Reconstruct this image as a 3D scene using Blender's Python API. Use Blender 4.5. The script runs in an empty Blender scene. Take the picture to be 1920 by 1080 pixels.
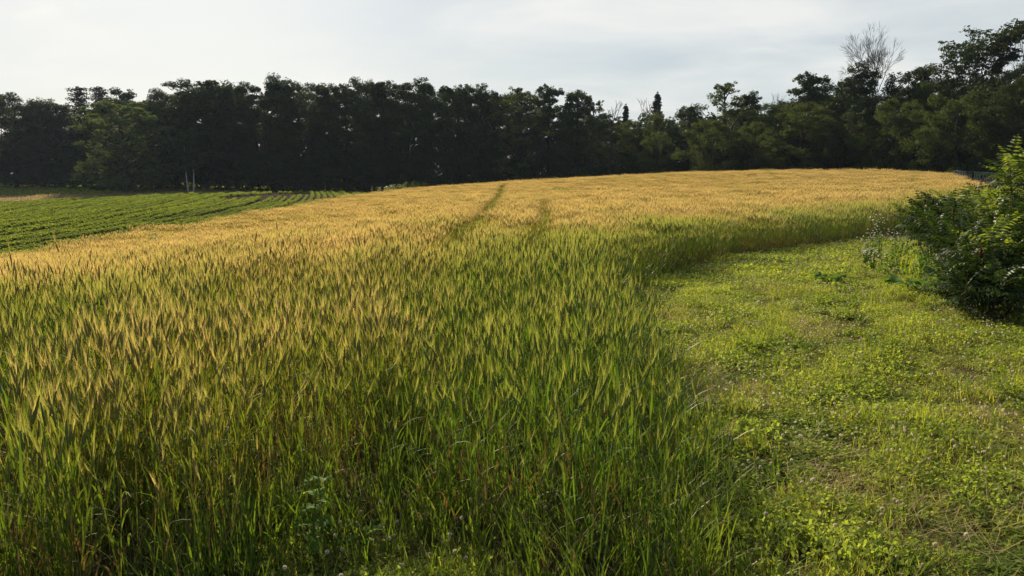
import bpy, math, random
import numpy as np
from mathutils import Vector, Matrix, Euler

R = np.random.RandomState(7)
rad = math.radians
scene = bpy.context.scene
COL = scene.collection

# ------------------------------------------------------------------ camera
FPX = 1450.0                       # focal length in pixels of the 1920 px wide photograph
PITCH = rad(8.3)
CAMZ = 1.65
cam_d = bpy.data.cameras.new("camera")
cam_d.sensor_width = 36.0
cam_d.lens = 36.0 * FPX / 1920.0
cam_d.clip_start = 0.05
cam_d.clip_end = 6000
cam = bpy.data.objects.new("camera", cam_d)
cam.location = (0, 0, CAMZ)
cam.rotation_euler = (math.pi / 2 - PITCH, 0, 0)
COL.objects.link(cam)
scene.camera = cam

# ------------------------------------------------------------------ light
SUN_AZ = rad(-22)                  # from +Y, negative = to the left
SUN_EL = rad(27)
world = bpy.data.worlds.new("World")
scene.world = world
world.use_nodes = True
wn, wl = world.node_tree.nodes, world.node_tree.links
wn.clear()
wout = wn.new('ShaderNodeOutputWorld')
wbg = wn.new('ShaderNodeBackground')
wl.new(wbg.outputs[0], wout.inputs[0])
sky = wn.new('ShaderNodeTexSky')
sky.sky_type = 'NISHITA'
sky.sun_disc = False
sky.sun_elevation = SUN_EL
sky.sun_rotation = SUN_AZ
sky.air_density = 1.0
sky.dust_density = 1.2
sky.ozone_density = 1.5
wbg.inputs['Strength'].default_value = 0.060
tc = wn.new('ShaderNodeTexCoord')
sep = wn.new('ShaderNodeSeparateXYZ'); wl.new(tc.outputs['Generated'], sep.inputs[0])
def wm(op, a, b=None, c=None):
    n = wn.new('ShaderNodeMath'); n.operation = op
    for i, v in enumerate((a, b, c)):
        if v is None: continue
        if isinstance(v, (int, float)): n.inputs[i].default_value = v
        else: wl.new(v, n.inputs[i])
    return n.outputs[0]
zz = wm('ADD', wm('MAXIMUM', sep.outputs[2], 0.0), 0.16)
cu, cv = wm('DIVIDE', sep.outputs[0], zz), wm('DIVIDE', sep.outputs[1], zz)
comb = wn.new('ShaderNodeCombineXYZ'); wl.new(cu, comb.inputs[0]); wl.new(cv, comb.inputs[1])
def wnoise(scale, detail, rough, loc, sc=(1, 1, 1), rot=0.0, dist=0.0):
    mp = wn.new('ShaderNodeMapping'); wl.new(comb.outputs[0], mp.inputs[0])
    mp.inputs['Location'].default_value = loc; mp.inputs['Scale'].default_value = sc
    mp.inputs['Rotation'].default_value = (0, 0, rot)
    n = wn.new('ShaderNodeTexNoise'); wl.new(mp.outputs[0], n.inputs['Vector'])
    n.inputs['Scale'].default_value = scale; n.inputs['Detail'].default_value = detail
    n.inputs['Roughness'].default_value = rough; n.inputs['Distortion'].default_value = dist
    return n.outputs['Fac']
def wramp(fac, stops):
    r = wn.new('ShaderNodeValToRGB'); wl.new(fac, r.inputs[0])
    e = r.color_ramp.elements
    e[0].position, e[0].color = stops[0][0], (*stops[0][1], 1)
    e[1].position, e[1].color = stops[-1][0], (*stops[-1][1], 1)
    for p, c in stops[1:-1]:
        q = e.new(p); q.color = (*c, 1)
    return r.outputs[0]
n1 = wnoise(0.55, 5, 0.5, (3.1, 1.7, 0), (1, 1.6, 1), 0.35, 0.6)
n2 = wnoise(1.3, 7, 0.55, (7.3, 2.2, 0), (0.9, 1.2, 1), 0.6, 0.5)
cl = wm('ADD', wm('MULTIPLY', n1, 0.55), wm('MULTIPLY', n2, 0.45))
# thin high cloud: grey-blue veil to near white
ccol = wramp(cl, [(0.38, (5.2, 5.9, 6.4)), (0.46, (6.2, 6.7, 6.9)), (0.54, (7.3, 7.6, 7.6)), (0.63, (8.6, 8.6, 8.3))])
mixc = wn.new('ShaderNodeMix'); mixc.data_type = 'RGBA'
# the veil is thinned toward the zenith, out of view, to cut ambient light
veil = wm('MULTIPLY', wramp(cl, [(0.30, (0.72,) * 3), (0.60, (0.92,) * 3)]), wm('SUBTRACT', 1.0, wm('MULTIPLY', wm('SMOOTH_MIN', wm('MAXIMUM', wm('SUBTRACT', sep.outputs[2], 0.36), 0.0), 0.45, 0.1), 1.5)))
# thickest on the sunward side, thinned behind the camera to lower the fill
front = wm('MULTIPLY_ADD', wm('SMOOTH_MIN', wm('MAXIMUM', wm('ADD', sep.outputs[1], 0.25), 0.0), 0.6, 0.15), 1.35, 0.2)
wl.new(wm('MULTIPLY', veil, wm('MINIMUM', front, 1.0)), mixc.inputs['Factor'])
wl.new(sky.outputs[0], mixc.inputs['A']); wl.new(ccol, mixc.inputs['B'])
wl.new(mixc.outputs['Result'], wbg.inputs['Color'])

sun_d = bpy.data.lights.new("sun", 'SUN')
sun_d.energy = 5.0
sun_d.angle = rad(0.6)
sun_d.color = (1.0, 0.86, 0.62)
sun = bpy.data.objects.new("sun", sun_d)
to_sun = Vector((math.sin(SUN_AZ) * math.cos(SUN_EL), math.cos(SUN_AZ) * math.cos(SUN_EL), math.sin(SUN_EL)))
sun.rotation_euler = to_sun.to_track_quat('Z', 'Y').to_euler()
sun.location = to_sun * 50
COL.objects.link(sun)

vs = scene.view_settings
vs.view_transform = 'Standard'; vs.look = 'None'; vs.gamma = 1.0; vs.exposure = 0.78
vs.use_curve_mapping = False
scene.cycles.max_bounces = 6
scene.cycles.diffuse_bounces = 3
scene.cycles.transmission_bounces = 4
scene.cycles.transparent_max_bounces = 4

# ------------------------------------------------------------------ tiny toolkit
def tag(o, label=None, cat=None, group=None, kind=None):
    if label: o['label'] = label
    if cat: o['category'] = cat
    if group: o['group'] = group
    if kind: o['kind'] = kind
    return o

def mesh(name, V, F, mi=None, smooth=False):
    """V (n,3); F (m,4) or (m,3) int arrays or a list of such arrays; mi material index per face"""
    me = bpy.data.meshes.new(name)
    V = np.asarray(V, dtype=np.float32)
    if not isinstance(F, (list, tuple)): F = [F]
    F = [np.asarray(f, dtype=np.int32) for f in F if len(f)]
    nl = sum(f.size for f in F); nf = sum(len(f) for f in F)
    me.vertices.add(len(V)); me.vertices.foreach_set('co', V.ravel())
    me.loops.add(nl); me.loops.foreach_set('vertex_index', np.concatenate([f.ravel() for f in F]))
    tot = np.concatenate([np.full(len(f), f.shape[1], dtype=np.int32) for f in F])
    st = np.concatenate([[0], np.cumsum(tot)[:-1]]).astype(np.int32)
    me.polygons.add(nf); me.polygons.foreach_set('loop_start', st)
    try: me.polygons.foreach_set('loop_total', tot)
    except Exception: pass
    if mi is not None: me.polygons.foreach_set('material_index', np.asarray(mi, dtype=np.int32))
    if smooth: me.polygons.foreach_set('use_smooth', np.ones(nf, dtype=bool))
    me.update(calc_edges=True)
    return me

class G:
    """collects quads/tris with a material index"""
    def __init__(s): s.v = []; s.q = []; s.t = []; s.mq = []; s.mt = []; s.n = 0
    def quads(s, V, F, m=0):
        V = np.asarray(V, dtype=np.float32).reshape(-1, 3); F = np.asarray(F).reshape(-1, 4)
        s.v.append(V); s.q.append(F + s.n); s.mq.append(np.full(len(F), m)); s.n += len(V)
    def tris(s, V, F, m=0):
        V = np.asarray(V, dtype=np.float32).reshape(-1, 3); F = np.asarray(F).reshape(-1, 3)
        s.v.append(V); s.t.append(F + s.n); s.mt.append(np.full(len(F), m)); s.n += len(V)
    def data(s, name, smooth=False):
        F = []; M = []
        if s.q: F.append(np.concatenate(s.q)); M += s.mq
        if s.t: F.append(np.concatenate(s.t)); M += s.mt
        return mesh(name, np.concatenate(s.v), F, np.concatenate(M), smooth)

def link(name, me, mats, parent=None, loc=(0, 0, 0), rz=0.0, sc=1.0, linked=True):
    if mats is not None and len(me.materials) == 0:
        for m in (mats if isinstance(mats, (list, tuple)) else [mats]): me.materials.append(m)
    o = bpy.data.objects.new(name, me)
    if linked: COL.objects.link(o)
    if parent is not None: o.parent = parent
    o.location = loc; o.rotation_euler = (0, 0, rz)
    o.scale = (sc, sc, sc) if not isinstance(sc, (tuple, list)) else sc
    return o

def empty(name, loc, rz=0.0, sc=1.0):
    o = bpy.data.objects.new(name, None)
    o.empty_display_size = 0.2
    COL.objects.link(o); o.location = loc; o.rotation_euler = (0, 0, rz)
    o.scale = (sc, sc, sc) if not isinstance(sc, (tuple, list)) else sc
    return o

def copy_tree(o, parent=None):
    c = o.copy(); COL.objects.link(c)
    if parent is not None: c.parent = parent
    for ch in list(o.children): copy_tree(ch, c)
    return c

def wave(x, y, wl_, seed, n=7):
    """smooth pseudo-noise, about -1..1"""
    r = np.random.RandomState(seed); s = 0
    for i in range(n):
        a = r.uniform(0, 2 * math.pi); k = 2 * math.pi / (wl_ * r.uniform(0.6, 1.7)); p = r.uniform(0, 6.3)
        s = s + np.sin((x * math.cos(a) + y * math.sin(a)) * k + p)
    return s / math.sqrt(n) * 0.9

def inside(x, y, poly):
    c = np.zeros(np.shape(x), dtype=bool)
    P = poly; j = len(P) - 1
    for i in range(len(P)):
        xi, yi = P[i]; xj, yj = P[j]
        with np.errstate(divide='ignore', invalid='ignore'):
            k = ((yi > y) != (yj > y)) & (x < (xj - xi) * (y - yi) / ((yj - yi) or 1e-9) + xi)
        c ^= k; j = i
    return c

def polydist(x, y, pts):
    d = np.full(np.shape(x), 1e9)
    for (ax, ay), (bx, by) in zip(pts[:-1], pts[1:]):
        vx, vy = bx - ax, by - ay; L = vx * vx + vy * vy
        t = np.clip(((x - ax) * vx + (y - ay) * vy) / L, 0, 1)
        d = np.minimum(d, np.hypot(x - ax - t * vx, y - ay - t * vy))
    return d

# ------------------------------------------------------------------ terrain
CP = np.array([
    (0, 0, 0), (2, 4, 0), (2, 11, 0), (5, 10, 0), (6, 5, 0), (8, 19, 0), (9, 12, .02), (14, 14, .1), (0, -10, 0), (10, -5, .1),
    (-3, 4, -.08), (-8, 8, -.5), (-8, 20, -.8), (-18.5, 28, -1.94), (-17.4, 45, -1.55), (-16.6, 60, -1.35), (-15.8, 85, -1.1), (-15, 12, -1.3),
    (0, 20, -.1), (0, 40, -.35), (0, 65, -.3), (0, 97, .1), (10, 96, .6), (22, 91, 1.23), (33, 86, 1.40), (42, 80, 1.28), (-9, 92, -.45),
    (12, 40, -.05), (20, 60, .35), (11, 21.5, 0), (20, 32, .1), (28, 46, .3), (36, 62, .65), (46, 70, .5), (60, 60, .3),
    (0, 116, -.7), (0, 140, -1.5), (25, 115, .1), (30, 140, -.6), (52, 98, .5), (-15, 110, -1.2), (-12, 125, -1.7),
    (-25, 28, -2.25), (-33, 51, -2.3), (-45, 70, -2.5), (-58, 88, -2.65), (-83, 126, -3.0), (-28, 65, -1.6), (-40, 90, -1.55), (-52, 118, -1.5),
    (-25, 85, -1.15), (-30, 112, -1.0), (-20, 116, -1.1), (-35, 140, -1.9), (-62, 150, -1.2), (-25, 8, -1.9), (-45, 30, -2.6),
    (-98, 150, -2.0), (-124, 190, -1.0), (-145, 225, -.6), (-60, 190, -1), (0, 190, -1.5), (80, 150, 0), (90, 60, .5), (70, 0, .3), (-90, 50, -3.2), (-60, -20, -2.5), (0, -45, 0), (-150, 120, -2.8),
], dtype=float)
def _U(r2): return np.where(r2 > 0, r2 * np.log(np.maximum(r2, 1e-12)), 0.0)
_n = len(CP)
_K = _U((CP[:, None, 0] - CP[None, :, 0]) ** 2 + (CP[:, None, 1] - CP[None, :, 1]) ** 2) + np.eye(_n) * 6.0
_P = np.c_[np.ones(_n), CP[:, :2]]
_A = np.zeros((_n + 3, _n + 3)); _A[:_n, :_n] = _K; _A[:_n, _n:] = _P; _A[_n:, :_n] = _P.T
_W = np.linalg.solve(_A, np.r_[CP[:, 2], 0, 0, 0])
def ground_z(x, y):
    x = np.asarray(x, dtype=float); y = np.asarray(y, dtype=float)
    sh = x.shape; xf, yf = np.atleast_1d(x).ravel(), np.atleast_1d(y).ravel()
    z = np.full(xf.shape, _W[_n]) + _W[_n + 1] * xf + _W[_n + 2] * yf
    for i in range(_n):
        z += _W[i] * _U((xf - CP[i, 0]) ** 2 + (yf - CP[i, 1]) ** 2)
    r = np.hypot(xf, yf - 60); t = np.clip((r - 150) / 120, 0, 1); t = t * t * (3 - 2 * t)
    z = np.clip(z, -6, 4) * (1 - t) + (-1.0) * t
    # small bumps
    z += 0.02 * wave(xf, yf, 3.0, 5) * np.clip(1 - r / 200, 0, 1)
    return z.reshape(sh) if sh else float(z[0])
def gz(x, y): return float(ground_z(float(x), float(y)))

# where pixel columns/depths lie
KX = FPX / math.cos(PITCH)
def px_x(px, Y): return (px - 960) / KX * Y
def py_z(py, Y):
    # height of a point at depth Y that shows at picture row py
    t = (540 - py) / FPX      # up/depth in camera space
    # (Y sin p + h cos p)/(Y cos p - h sin p) = t
    s, c = math.sin(PITCH), math.cos(PITCH)
    return CAMZ + (t * Y * c - Y * s) / (c + t * s)

EDGE = [(-1.2, 2.7), (-.95, 3.3), (-.62, 3.35), (-.25, 3.15), (.2, 2.7), (.55, 2.5), (.9, 2.9), (1.08, 4.4), (1.25, 6.2), (1.24, 8.6), (1.5, 10.7), (2.9, 13.2), (4.8, 15.8), (8.4, 19), (11, 21.5), (28, 46)]
BARLEY = [(-19, -4), (-6, -1), (-2.6, 1.9), (-1.7, 2.6)] + EDGE + [(44, 78), (41, 86), (22, 97), (0, 104), (-13.5, 100), (-15.8, 85), (-16.6, 60), (-17.4, 45), (-18.5, 28)]
SOY = [(-20.0, -4), (-19.3, 28), (-18.2, 45), (-17.3, 60), (-16.5, 85), (-15.0, 100), (-11, 116), (-20, 123), (-60, 128), (-95, 130), (-112, 120), (-75, 40), (-48, -4)]

# ------------------------------------------------------------------ materials
def newmat(name):
    m = bpy.data.materials.new(name); m.use_nodes = True
    m.node_tree.nodes.clear()
    return m, m.node_tree.nodes, m.node_tree.links
def nmix(N, L, fac, a, b, blend='MIX'):
    n = N.new('ShaderNodeMix'); n.data_type = 'RGBA'; n.blend_type = blend
    for s, v in (('Factor', fac), ('A', a), ('B', b)):
        if isinstance(v, (int, float)): n.inputs[s].default_value = v
        elif isinstance(v, tuple): n.inputs[s].default_value = (*v, 1)
        else: L.new(v, n.inputs[s])
    return n.outputs['Result']
def nmath(N, L, op, a, b=0.0):
    n = N.new('ShaderNodeMath'); n.operation = op; n.use_clamp = False
    for i, v in enumerate((a, b)):
        if isinstance(v, (int, float)): n.inputs[i].default_value = v
        else: L.new(v, n.inputs[i])
    return n.outputs[0]
def nnoise(N, L, vec, scale, detail=3, rough=.55, w=None):
    n = N.new('ShaderNodeTexNoise'); n.inputs['Scale'].default_value = scale
    n.inputs['Detail'].default_value = detail; n.inputs['Roughness'].default_value = rough
    if vec is not None: L.new(vec, n.inputs['Vector'])
    return n.outputs['Fac']
def nramp(N, L, fac, lo, hi):
    n = N.new('ShaderNodeMapRange'); L.new(fac, n.inputs['Value'])
    n.inputs['From Min'].default_value = lo; n.inputs['From Max'].default_value = hi
    return n.outputs['Result']

def leafmat(name, ca, cb, transl=.4, tcol=None, rough=.55, spec=.3, nscale=.5, cc=None, fine=9.0, instancer=False):
    """foliage: two natural tones mixed by noise in space; light also passes through it"""
    m, N, L = newmat(name)
    geo = N.new('ShaderNodeNewGeometry')
    f1 = nramp(N, L, nnoise(N, L, geo.outputs['Position'], nscale, 3), .35, .65)
    f2 = nramp(N, L, nnoise(N, L, geo.outputs['Position'], fine, 2), .3, .7)
    f = nmath(N, L, 'ADD', nmath(N, L, 'MULTIPLY', f1, .5), nmath(N, L, 'MULTIPLY', f2, .5))
    if instancer:
        at = N.new('ShaderNodeAttribute'); at.attribute_type = 'INSTANCER'; at.attribute_name = 'grn'
        cl = N.new('ShaderNodeClamp')
        L.new(nmath(N, L, 'ADD', at.outputs['Fac'], nmath(N, L, 'MULTIPLY', nmath(N, L, 'SUBTRACT', f, .5), .55)), cl.inputs[0])
        f = cl.outputs[0]
    col = nmix(N, L, f, ca, cb)
    if cc is not None:
        oi = N.new('ShaderNodeObjectInfo')
        col = nmix(N, L, nmath(N, L, 'MULTIPLY', oi.outputs['Random'], .6), col, cc)
    p = N.new('ShaderNodeBsdfPrincipled'); L.new(col, p.inputs['Base Color'])
    p.inputs['Roughness'].default_value = rough; p.inputs['Specular IOR Level'].default_value = spec
    out = N.new('ShaderNodeOutputMaterial')
    if transl > 0:
        t = N.new('ShaderNodeBsdfTranslucent')
        tc_ = nmix(N, L, 1.0, col, tcol or (1.5, 1.5, .6), 'MULTIPLY')
        L.new(tc_, t.inputs['Color'])
        mx = N.new('ShaderNodeMixShader'); mx.inputs[0].default_value = transl
        L.new(p.outputs[0], mx.inputs[1]); L.new(t.outputs[0], mx.inputs[2]); L.new(mx.outputs[0], out.inputs[0])
    else: L.new(p.outputs[0], out.inputs[0])
    return m

def plainmat(name, ca, cb, nscale=4, rough=.8, spec=.2, bump=0.0):
    m, N, L = newmat(name)
    tcn = N.new('ShaderNodeTexCoord')
    f = nnoise(N, L, tcn.outputs['Object'], nscale, 4)
    col = nmix(N, L, nramp(N, L, f, .35, .65), ca, cb)
    p = N.new('ShaderNodeBsdfPrincipled'); L.new(col, p.inputs['Base Color'])
    p.inputs['Roughness'].default_value = rough; p.inputs['Specular IOR Level'].default_value = spec
    if bump:
        b = N.new('ShaderNodeBump'); b.inputs['Strength'].default_value = bump; L.new(f, b.inputs['Height']); L.new(b.outputs[0], p.inputs['Normal'])
    out = N.new('ShaderNodeOutputMaterial'); L.new(p.outputs[0], out.inputs[0])
    return m

M = {}
# barley
M['b_stem'] = leafmat('barley_stem', (.30, .24, .06), (.085, .13, .022), .3, nscale=.6, rough=.5, instancer=True)
M['b_leaf'] = leafmat('barley_leaf', (.15, .165, .03), (.08, .14, .02), .45, nscale=.5, rough=.6, spec=.12, instancer=True)
M['b_dead'] = leafmat('barley_dead_leaf', (.26, .17, .06), (.17, .12, .04), .3, (1.3, 1.1, .8), nscale=1.5)
M['b_ear'] = leafmat('barley_ear', (.26, .20, .06), (.11, .16, .03), .15, nscale=.4, instancer=True)
M['b_awn'] = leafmat('barley_awn', (.70, .52, .23), (.38, .42, .08), .5, (1.2, 1.12, .8), nscale=.35, rough=.5, spec=.3, instancer=True)
# mown strip
M['grass'] = leafmat('grass_blade', (.45, .44, .08), (.17, .22, .033), .56, nscale=.7, rough=.5)
M['grass_dry'] = leafmat('grass_dry', (.50, .40, .20), (.32, .25, .10), .45, (1.2, 1.1, .9), nscale=2)
M['grass_tall'] = leafmat('grass_tall', (.17, .21, .035), (.07, .13, .018), .45, nscale=.9, rough=.45)
M['clover'] = leafmat('clover_leaf', (.085, .14, .024), (.34, .39, .08), .5, nscale=1.2, rough=.7, spec=.12)
M['petal'] = leafmat('white_petal', (.80, .76, .66), (.62, .52, .42), .3, (1.1, 1.05, .95), nscale=30)
M['petal_w'] = leafmat('daisy_petal', (.80, .78, .74), (.70, .70, .62), .35, (1.1, 1.1, 1.05), nscale=30)
M['stalk'] = leafmat('green_stalk', (.12, .18, .04), (.09, .13, .03), .2, nscale=5)
M['soy'] = leafmat('soybean_leaf', (.22, .26, .055), (.11, .15, .03), .45, nscale=.25, rough=.75, spec=.10)
M['weed'] = leafmat('weed_leaf', (.10, .20, .03), (.06, .13, .02), .4, nscale=4, rough=.6, spec=.15)
M['lettuce'] = leafmat('lettuce_leaf', (.20, .30, .06), (.13, .22, .04), .6, nscale=4, rough=.65, spec=.12)
M['sumac'] = leafmat('sumac_leaf', (.045, .075, .020), (.022, .044, .013), .26, (1.9, 1.8, .6), nscale=1.5, rough=.5, spec=.2)
M['sumac_new'] = leafmat('sumac_new_leaf', (.20, .25, .04), (.11, .17, .025), .5, (1.6, 1.5, .6), nscale=1.5, rough=.5, spec=.3)
M['sumac_stem'] = plainmat('sumac_stem', (.13, .09, .06), (.08, .06, .04), 8)
M['sumac_fruit'] = plainmat('sumac_fruit', (.16, .015, .018), (.08, .01, .012), 60, .7, .2, .6)
M['dry_twig'] = plainmat('dry_twig', (.22, .16, .11), (.14, .10, .07), 10)
# trees
M['t_dark'] = leafmat('tree_leaf_dark', (.048, .066, .028), (.028, .044, .020), .22, (1.7, 1.8, .7), nscale=.25, fine=1.2, cc=(.040, .052, .016), rough=.8, spec=.1)
M['t_mid'] = leafmat('tree_leaf_green', (.085, .115, .030), (.045, .07, .022), .3, (1.7, 1.7, .6), nscale=.25, fine=1.2, cc=(.06, .075, .02), rough=.75, spec=.12)
M['t_light'] = leafmat('tree_leaf_light', (.12, .15, .055), (.08, .11, .04), .3, (1.5, 1.6, .6), nscale=.25, fine=1.2, rough=.8, spec=.08)
M['t_pine'] = leafmat('pine_needle', (.016, .028, .016), (.010, .019, .011), .05, nscale=.3, fine=1.5, rough=.6)
M['bark'] = plainmat('bark', (.055, .045, .036), (.030, .026, .022), 3, .9, .1, .4)
M['bark_grey'] = plainmat('bark_grey', (.10, .09, .075), (.06, .055, .048), 3, .9, .1, .4)
M['birch'] = plainmat('birch_bark', (.55, .54, .52), (.36, .35, .33), 2.5, .7, .2)
M['fence'] = plainmat('weathered_white_wood', (.34, .35, .35), (.22, .23, .23), 6)
M['stake'] = plainmat('stake_wood', (.30, .26, .20), (.2, .17, .13), 6)

def ground_material():
    m, N, L = newmat('ground_soil')
    geo = N.new('ShaderNodeNewGeometry'); P = geo.outputs['Position']
    at = N.new('ShaderNodeVertexColor'); at.layer_name = 'cover'
    f1 = nramp(N, L, nnoise(N, L, P, 1.3, 5, .6), .35, .65)
    f2 = nramp(N, L, nnoise(N, L, P, 14, 5, .65), .35, .65)
    f3 = nramp(N, L, nnoise(N, L, P, 90, 3, .6), .3, .7)
    v = nmath(N, L, 'ADD', nmath(N, L, 'MULTIPLY', f1, .3), nmath(N, L, 'ADD', nmath(N, L, 'MULTIPLY', f2, .35), nmath(N, L, 'MULTIPLY', f3, .35)))
    g = nmath(N, L, 'ADD', .45, nmath(N, L, 'MULTIPLY', v, 1.1))
    comb_ = N.new('ShaderNodeCombineXYZ')
    for i in range(3): L.new(g, comb_.inputs[i])
    col = nmix(N, L, 1.0, at.outputs['Color'], comb_.outputs[0], 'MULTIPLY')
    p = N.new('ShaderNodeBsdfPrincipled'); L.new(col, p.inputs['Base Color'])
    p.inputs['Roughness'].default_value = 1.0; p.inputs['Specular IOR Level'].default_value = 0.0
    b = N.new('ShaderNodeBump'); b.inputs['Strength'].default_value = .7; b.inputs['Distance'].default_value = .05
    L.new(v, b.inputs['Height']); L.new(b.outputs[0], p.inputs['Normal'])
    out = N.new('ShaderNodeOutputMaterial'); L.new(p.outputs[0], out.inputs[0])
    return m
M['ground'] = ground_material()

# ------------------------------------------------------------------ ground sheet
def build_ground():
    def axis(parts):
        a = []
        for lo, hi, st in parts: a.append(np.arange(lo, hi, st))
        return np.concatenate(a + [np.array([parts[-1][1]])])
    xs = axis([(-2500, -300, 220), (-300, -140, 20), (-140, -30, 2.5), (-30, -8, 1.0), (-8, 10, .3), (10, 60, 1.2), (60, 140, 5), (140, 300, 20), (300, 2500, 220)])
    ys = axis([(-600, -60, 90), (-60, 0, 6), (0, 22, .3), (22, 60, .8), (60, 160, 1.6), (160, 240, 5), (240, 400, 20), (400, 3000, 200)])
    X, Y = np.meshgrid(xs, ys)
    Z = ground_z(X, Y)
    nx, ny = len(xs), len(ys)
    idx = np.arange(nx * ny).reshape(ny, nx)
    F = np.stack([idx[:-1, :-1], idx[:-1, 1:], idx[1:, 1:], idx[1:, :-1]], -1).reshape(-1, 4)
    me = mesh('ground', np.stack([X, Y, Z], -1).reshape(-1, 3), F, smooth=True)
    x, y = X.ravel(), Y.ravel()
    C = np.zeros((len(x), 4)); C[:, 3] = 1
    C[:, :3] = (.075, .065, .03)                                   # rough grass and litter
    mown = (y > -5) & (y < 60) & ~inside(x, y, BARLEY) & (x > -3)
    C[mown, :3] = (.085, .07, .035)
    C[inside(x, y, BARLEY), :3] = (.075, .06, .03)
    s = inside(x, y, SOY); C[s, :3] = (.06, .043, .033)
    # left far: pale stubble strip, then a green meadow
    k = (x < -42) & (y > 128) & (y < 147); C[k, :3] = (.20, .145, .085)
    k = (x < -30) & (y >= 147); C[k, :3] = (.055, .085, .025)
    k = (x >= -42) & (x < -10) & (y > 118) & (y < 130); C[k, :3] = (.12, .095, .05)
    ca = me.color_attributes.new('cover', 'FLOAT_COLOR', 'POINT')
    ca.data.foreach_set('color', C.astype(np.float32).ravel())
    o = link('ground', me, M['ground'])
    tag(o, 'gently rolling farmland soil under the barley, mown strip and far fields', 'ground', kind='structure')
build_ground()

# ------------------------------------------------------------------ scatter (only for what nobody could count)
def scatter(name, P, rot, scl, idx, grn, variants):
    P = np.asarray(P, dtype=np.float32)
    me = bpy.data.meshes.new(name); me.vertices.add(len(P)); me.vertices.foreach_set('co', P.ravel())
    for nm, ty, prop, A in (('rot', 'FLOAT_VECTOR', 'vector', rot), ('scl', 'FLOAT_VECTOR', 'vector', scl), ('vid', 'INT', 'value', idx), ('grn', 'FLOAT', 'value', grn)):
        a = me.attributes.new(nm, ty, 'POINT')
        a.data.foreach_set(prop, np.asarray(A, dtype=np.int32 if ty == 'INT' else np.float32).ravel())
    o = bpy.data.objects.new(name, me); COL.objects.link(o)
    ng = bpy.data.node_groups.new(name + '_scatter', 'GeometryNodeTree')
    ng.interface.new_socket('Geometry', in_out='INPUT', socket_type='NodeSocketGeometry')
    ng.interface.new_socket('Geometry', in_out='OUTPUT', socket_type='NodeSocketGeometry')
    N, L = ng.nodes, ng.links
    gi, go = N.new('NodeGroupInput'), N.new('NodeGroupOutput')
    iop = N.new('GeometryNodeInstanceOnPoints')
    L.new(gi.outputs[0], iop.inputs['Points'])
    jn = N.new('GeometryNodeJoinGeometry')
    for v in reversed(variants):
        oi = N.new('GeometryNodeObjectInfo'); oi.inputs['Object'].default_value = v
        oi.inputs['As Instance'].default_value = False
        g2i = N.new('GeometryNodeGeometryToInstance')
        L.new(oi.outputs['Geometry'], g2i.inputs[0]); L.new(g2i.outputs[0], jn.inputs[0])
    L.new(jn.outputs[0], iop.inputs['Instance'])
    iop.inputs['Pick Instance'].default_value = True
    def named(nm, ty):
        a = N.new('GeometryNodeInputNamedAttribute'); a.data_type = ty; a.inputs['Name'].default_value = nm
        return a.outputs['Attribute']
    L.new(named('vid', 'INT'), iop.inputs['Instance Index'])
    e2r = N.new('FunctionNodeEulerToRotation'); L.new(named('rot', 'FLOAT_VECTOR'), e2r.inputs[0])
    L.new(e2r.outputs[0], iop.inputs['Rotation'])
    L.new(named('scl', 'FLOAT_VECTOR'), iop.inputs['Scale'])
    L.new(iop.outputs[0], go.inputs[0])
    md = o.modifiers.new('scatter', 'NODES'); md.node_group = ng
    return o

def variant(name, g, mats):
    me = g.data(name)
    for m in mats: me.materials.append(m)
    return bpy.data.objects.new(name, me)           # source only, never linked into the scene

# ------------------------------------------------------------------ ribbons
def ribbons(g, r, P, az, H, lean, curve, W, seg, mat, twist=None, taper=1.0):
    """N thin blades. P (N,3) bases, az bend direction, H length, lean start angle from vertical, curve added angle along, W width"""
    N = len(P); T = np.linspace(0, 1, seg + 1)
    pos = np.array(P, dtype=float).copy(); V = np.zeros((N, seg + 1, 2, 3))
    fa = az + math.pi / 2 + (twist if twist is not None else 0)
    side = np.stack([np.cos(fa), np.sin(fa), np.zeros(N)], -1)
    for i, t in enumerate(T):
        w = W * (1 - t ** 2.2 * taper) * (0.55 + 0.45 * min(1, t * 5)) * .5
        V[:, i, 0] = pos - side * w[:, None]; V[:, i, 1] = pos + side * w[:, None]
        a = lean + curve * (t + .5 / seg)
        if i == seg: break
        pos = pos + np.stack([np.sin(a) * np.cos(az), np.sin(a) * np.sin(az), np.cos(a)], -1) * (H / seg)[:, None]
    idx = np.arange(N * (seg + 1) * 2).reshape(N, seg + 1, 2)
    F = np.stack([idx[:, :-1, 0], idx[:, :-1, 1], idx[:, 1:, 1], idx[:, 1:, 0]], -1).reshape(-1, 4)
    g.quads(V.reshape(-1, 3), F, mat)
    return pos

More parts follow.
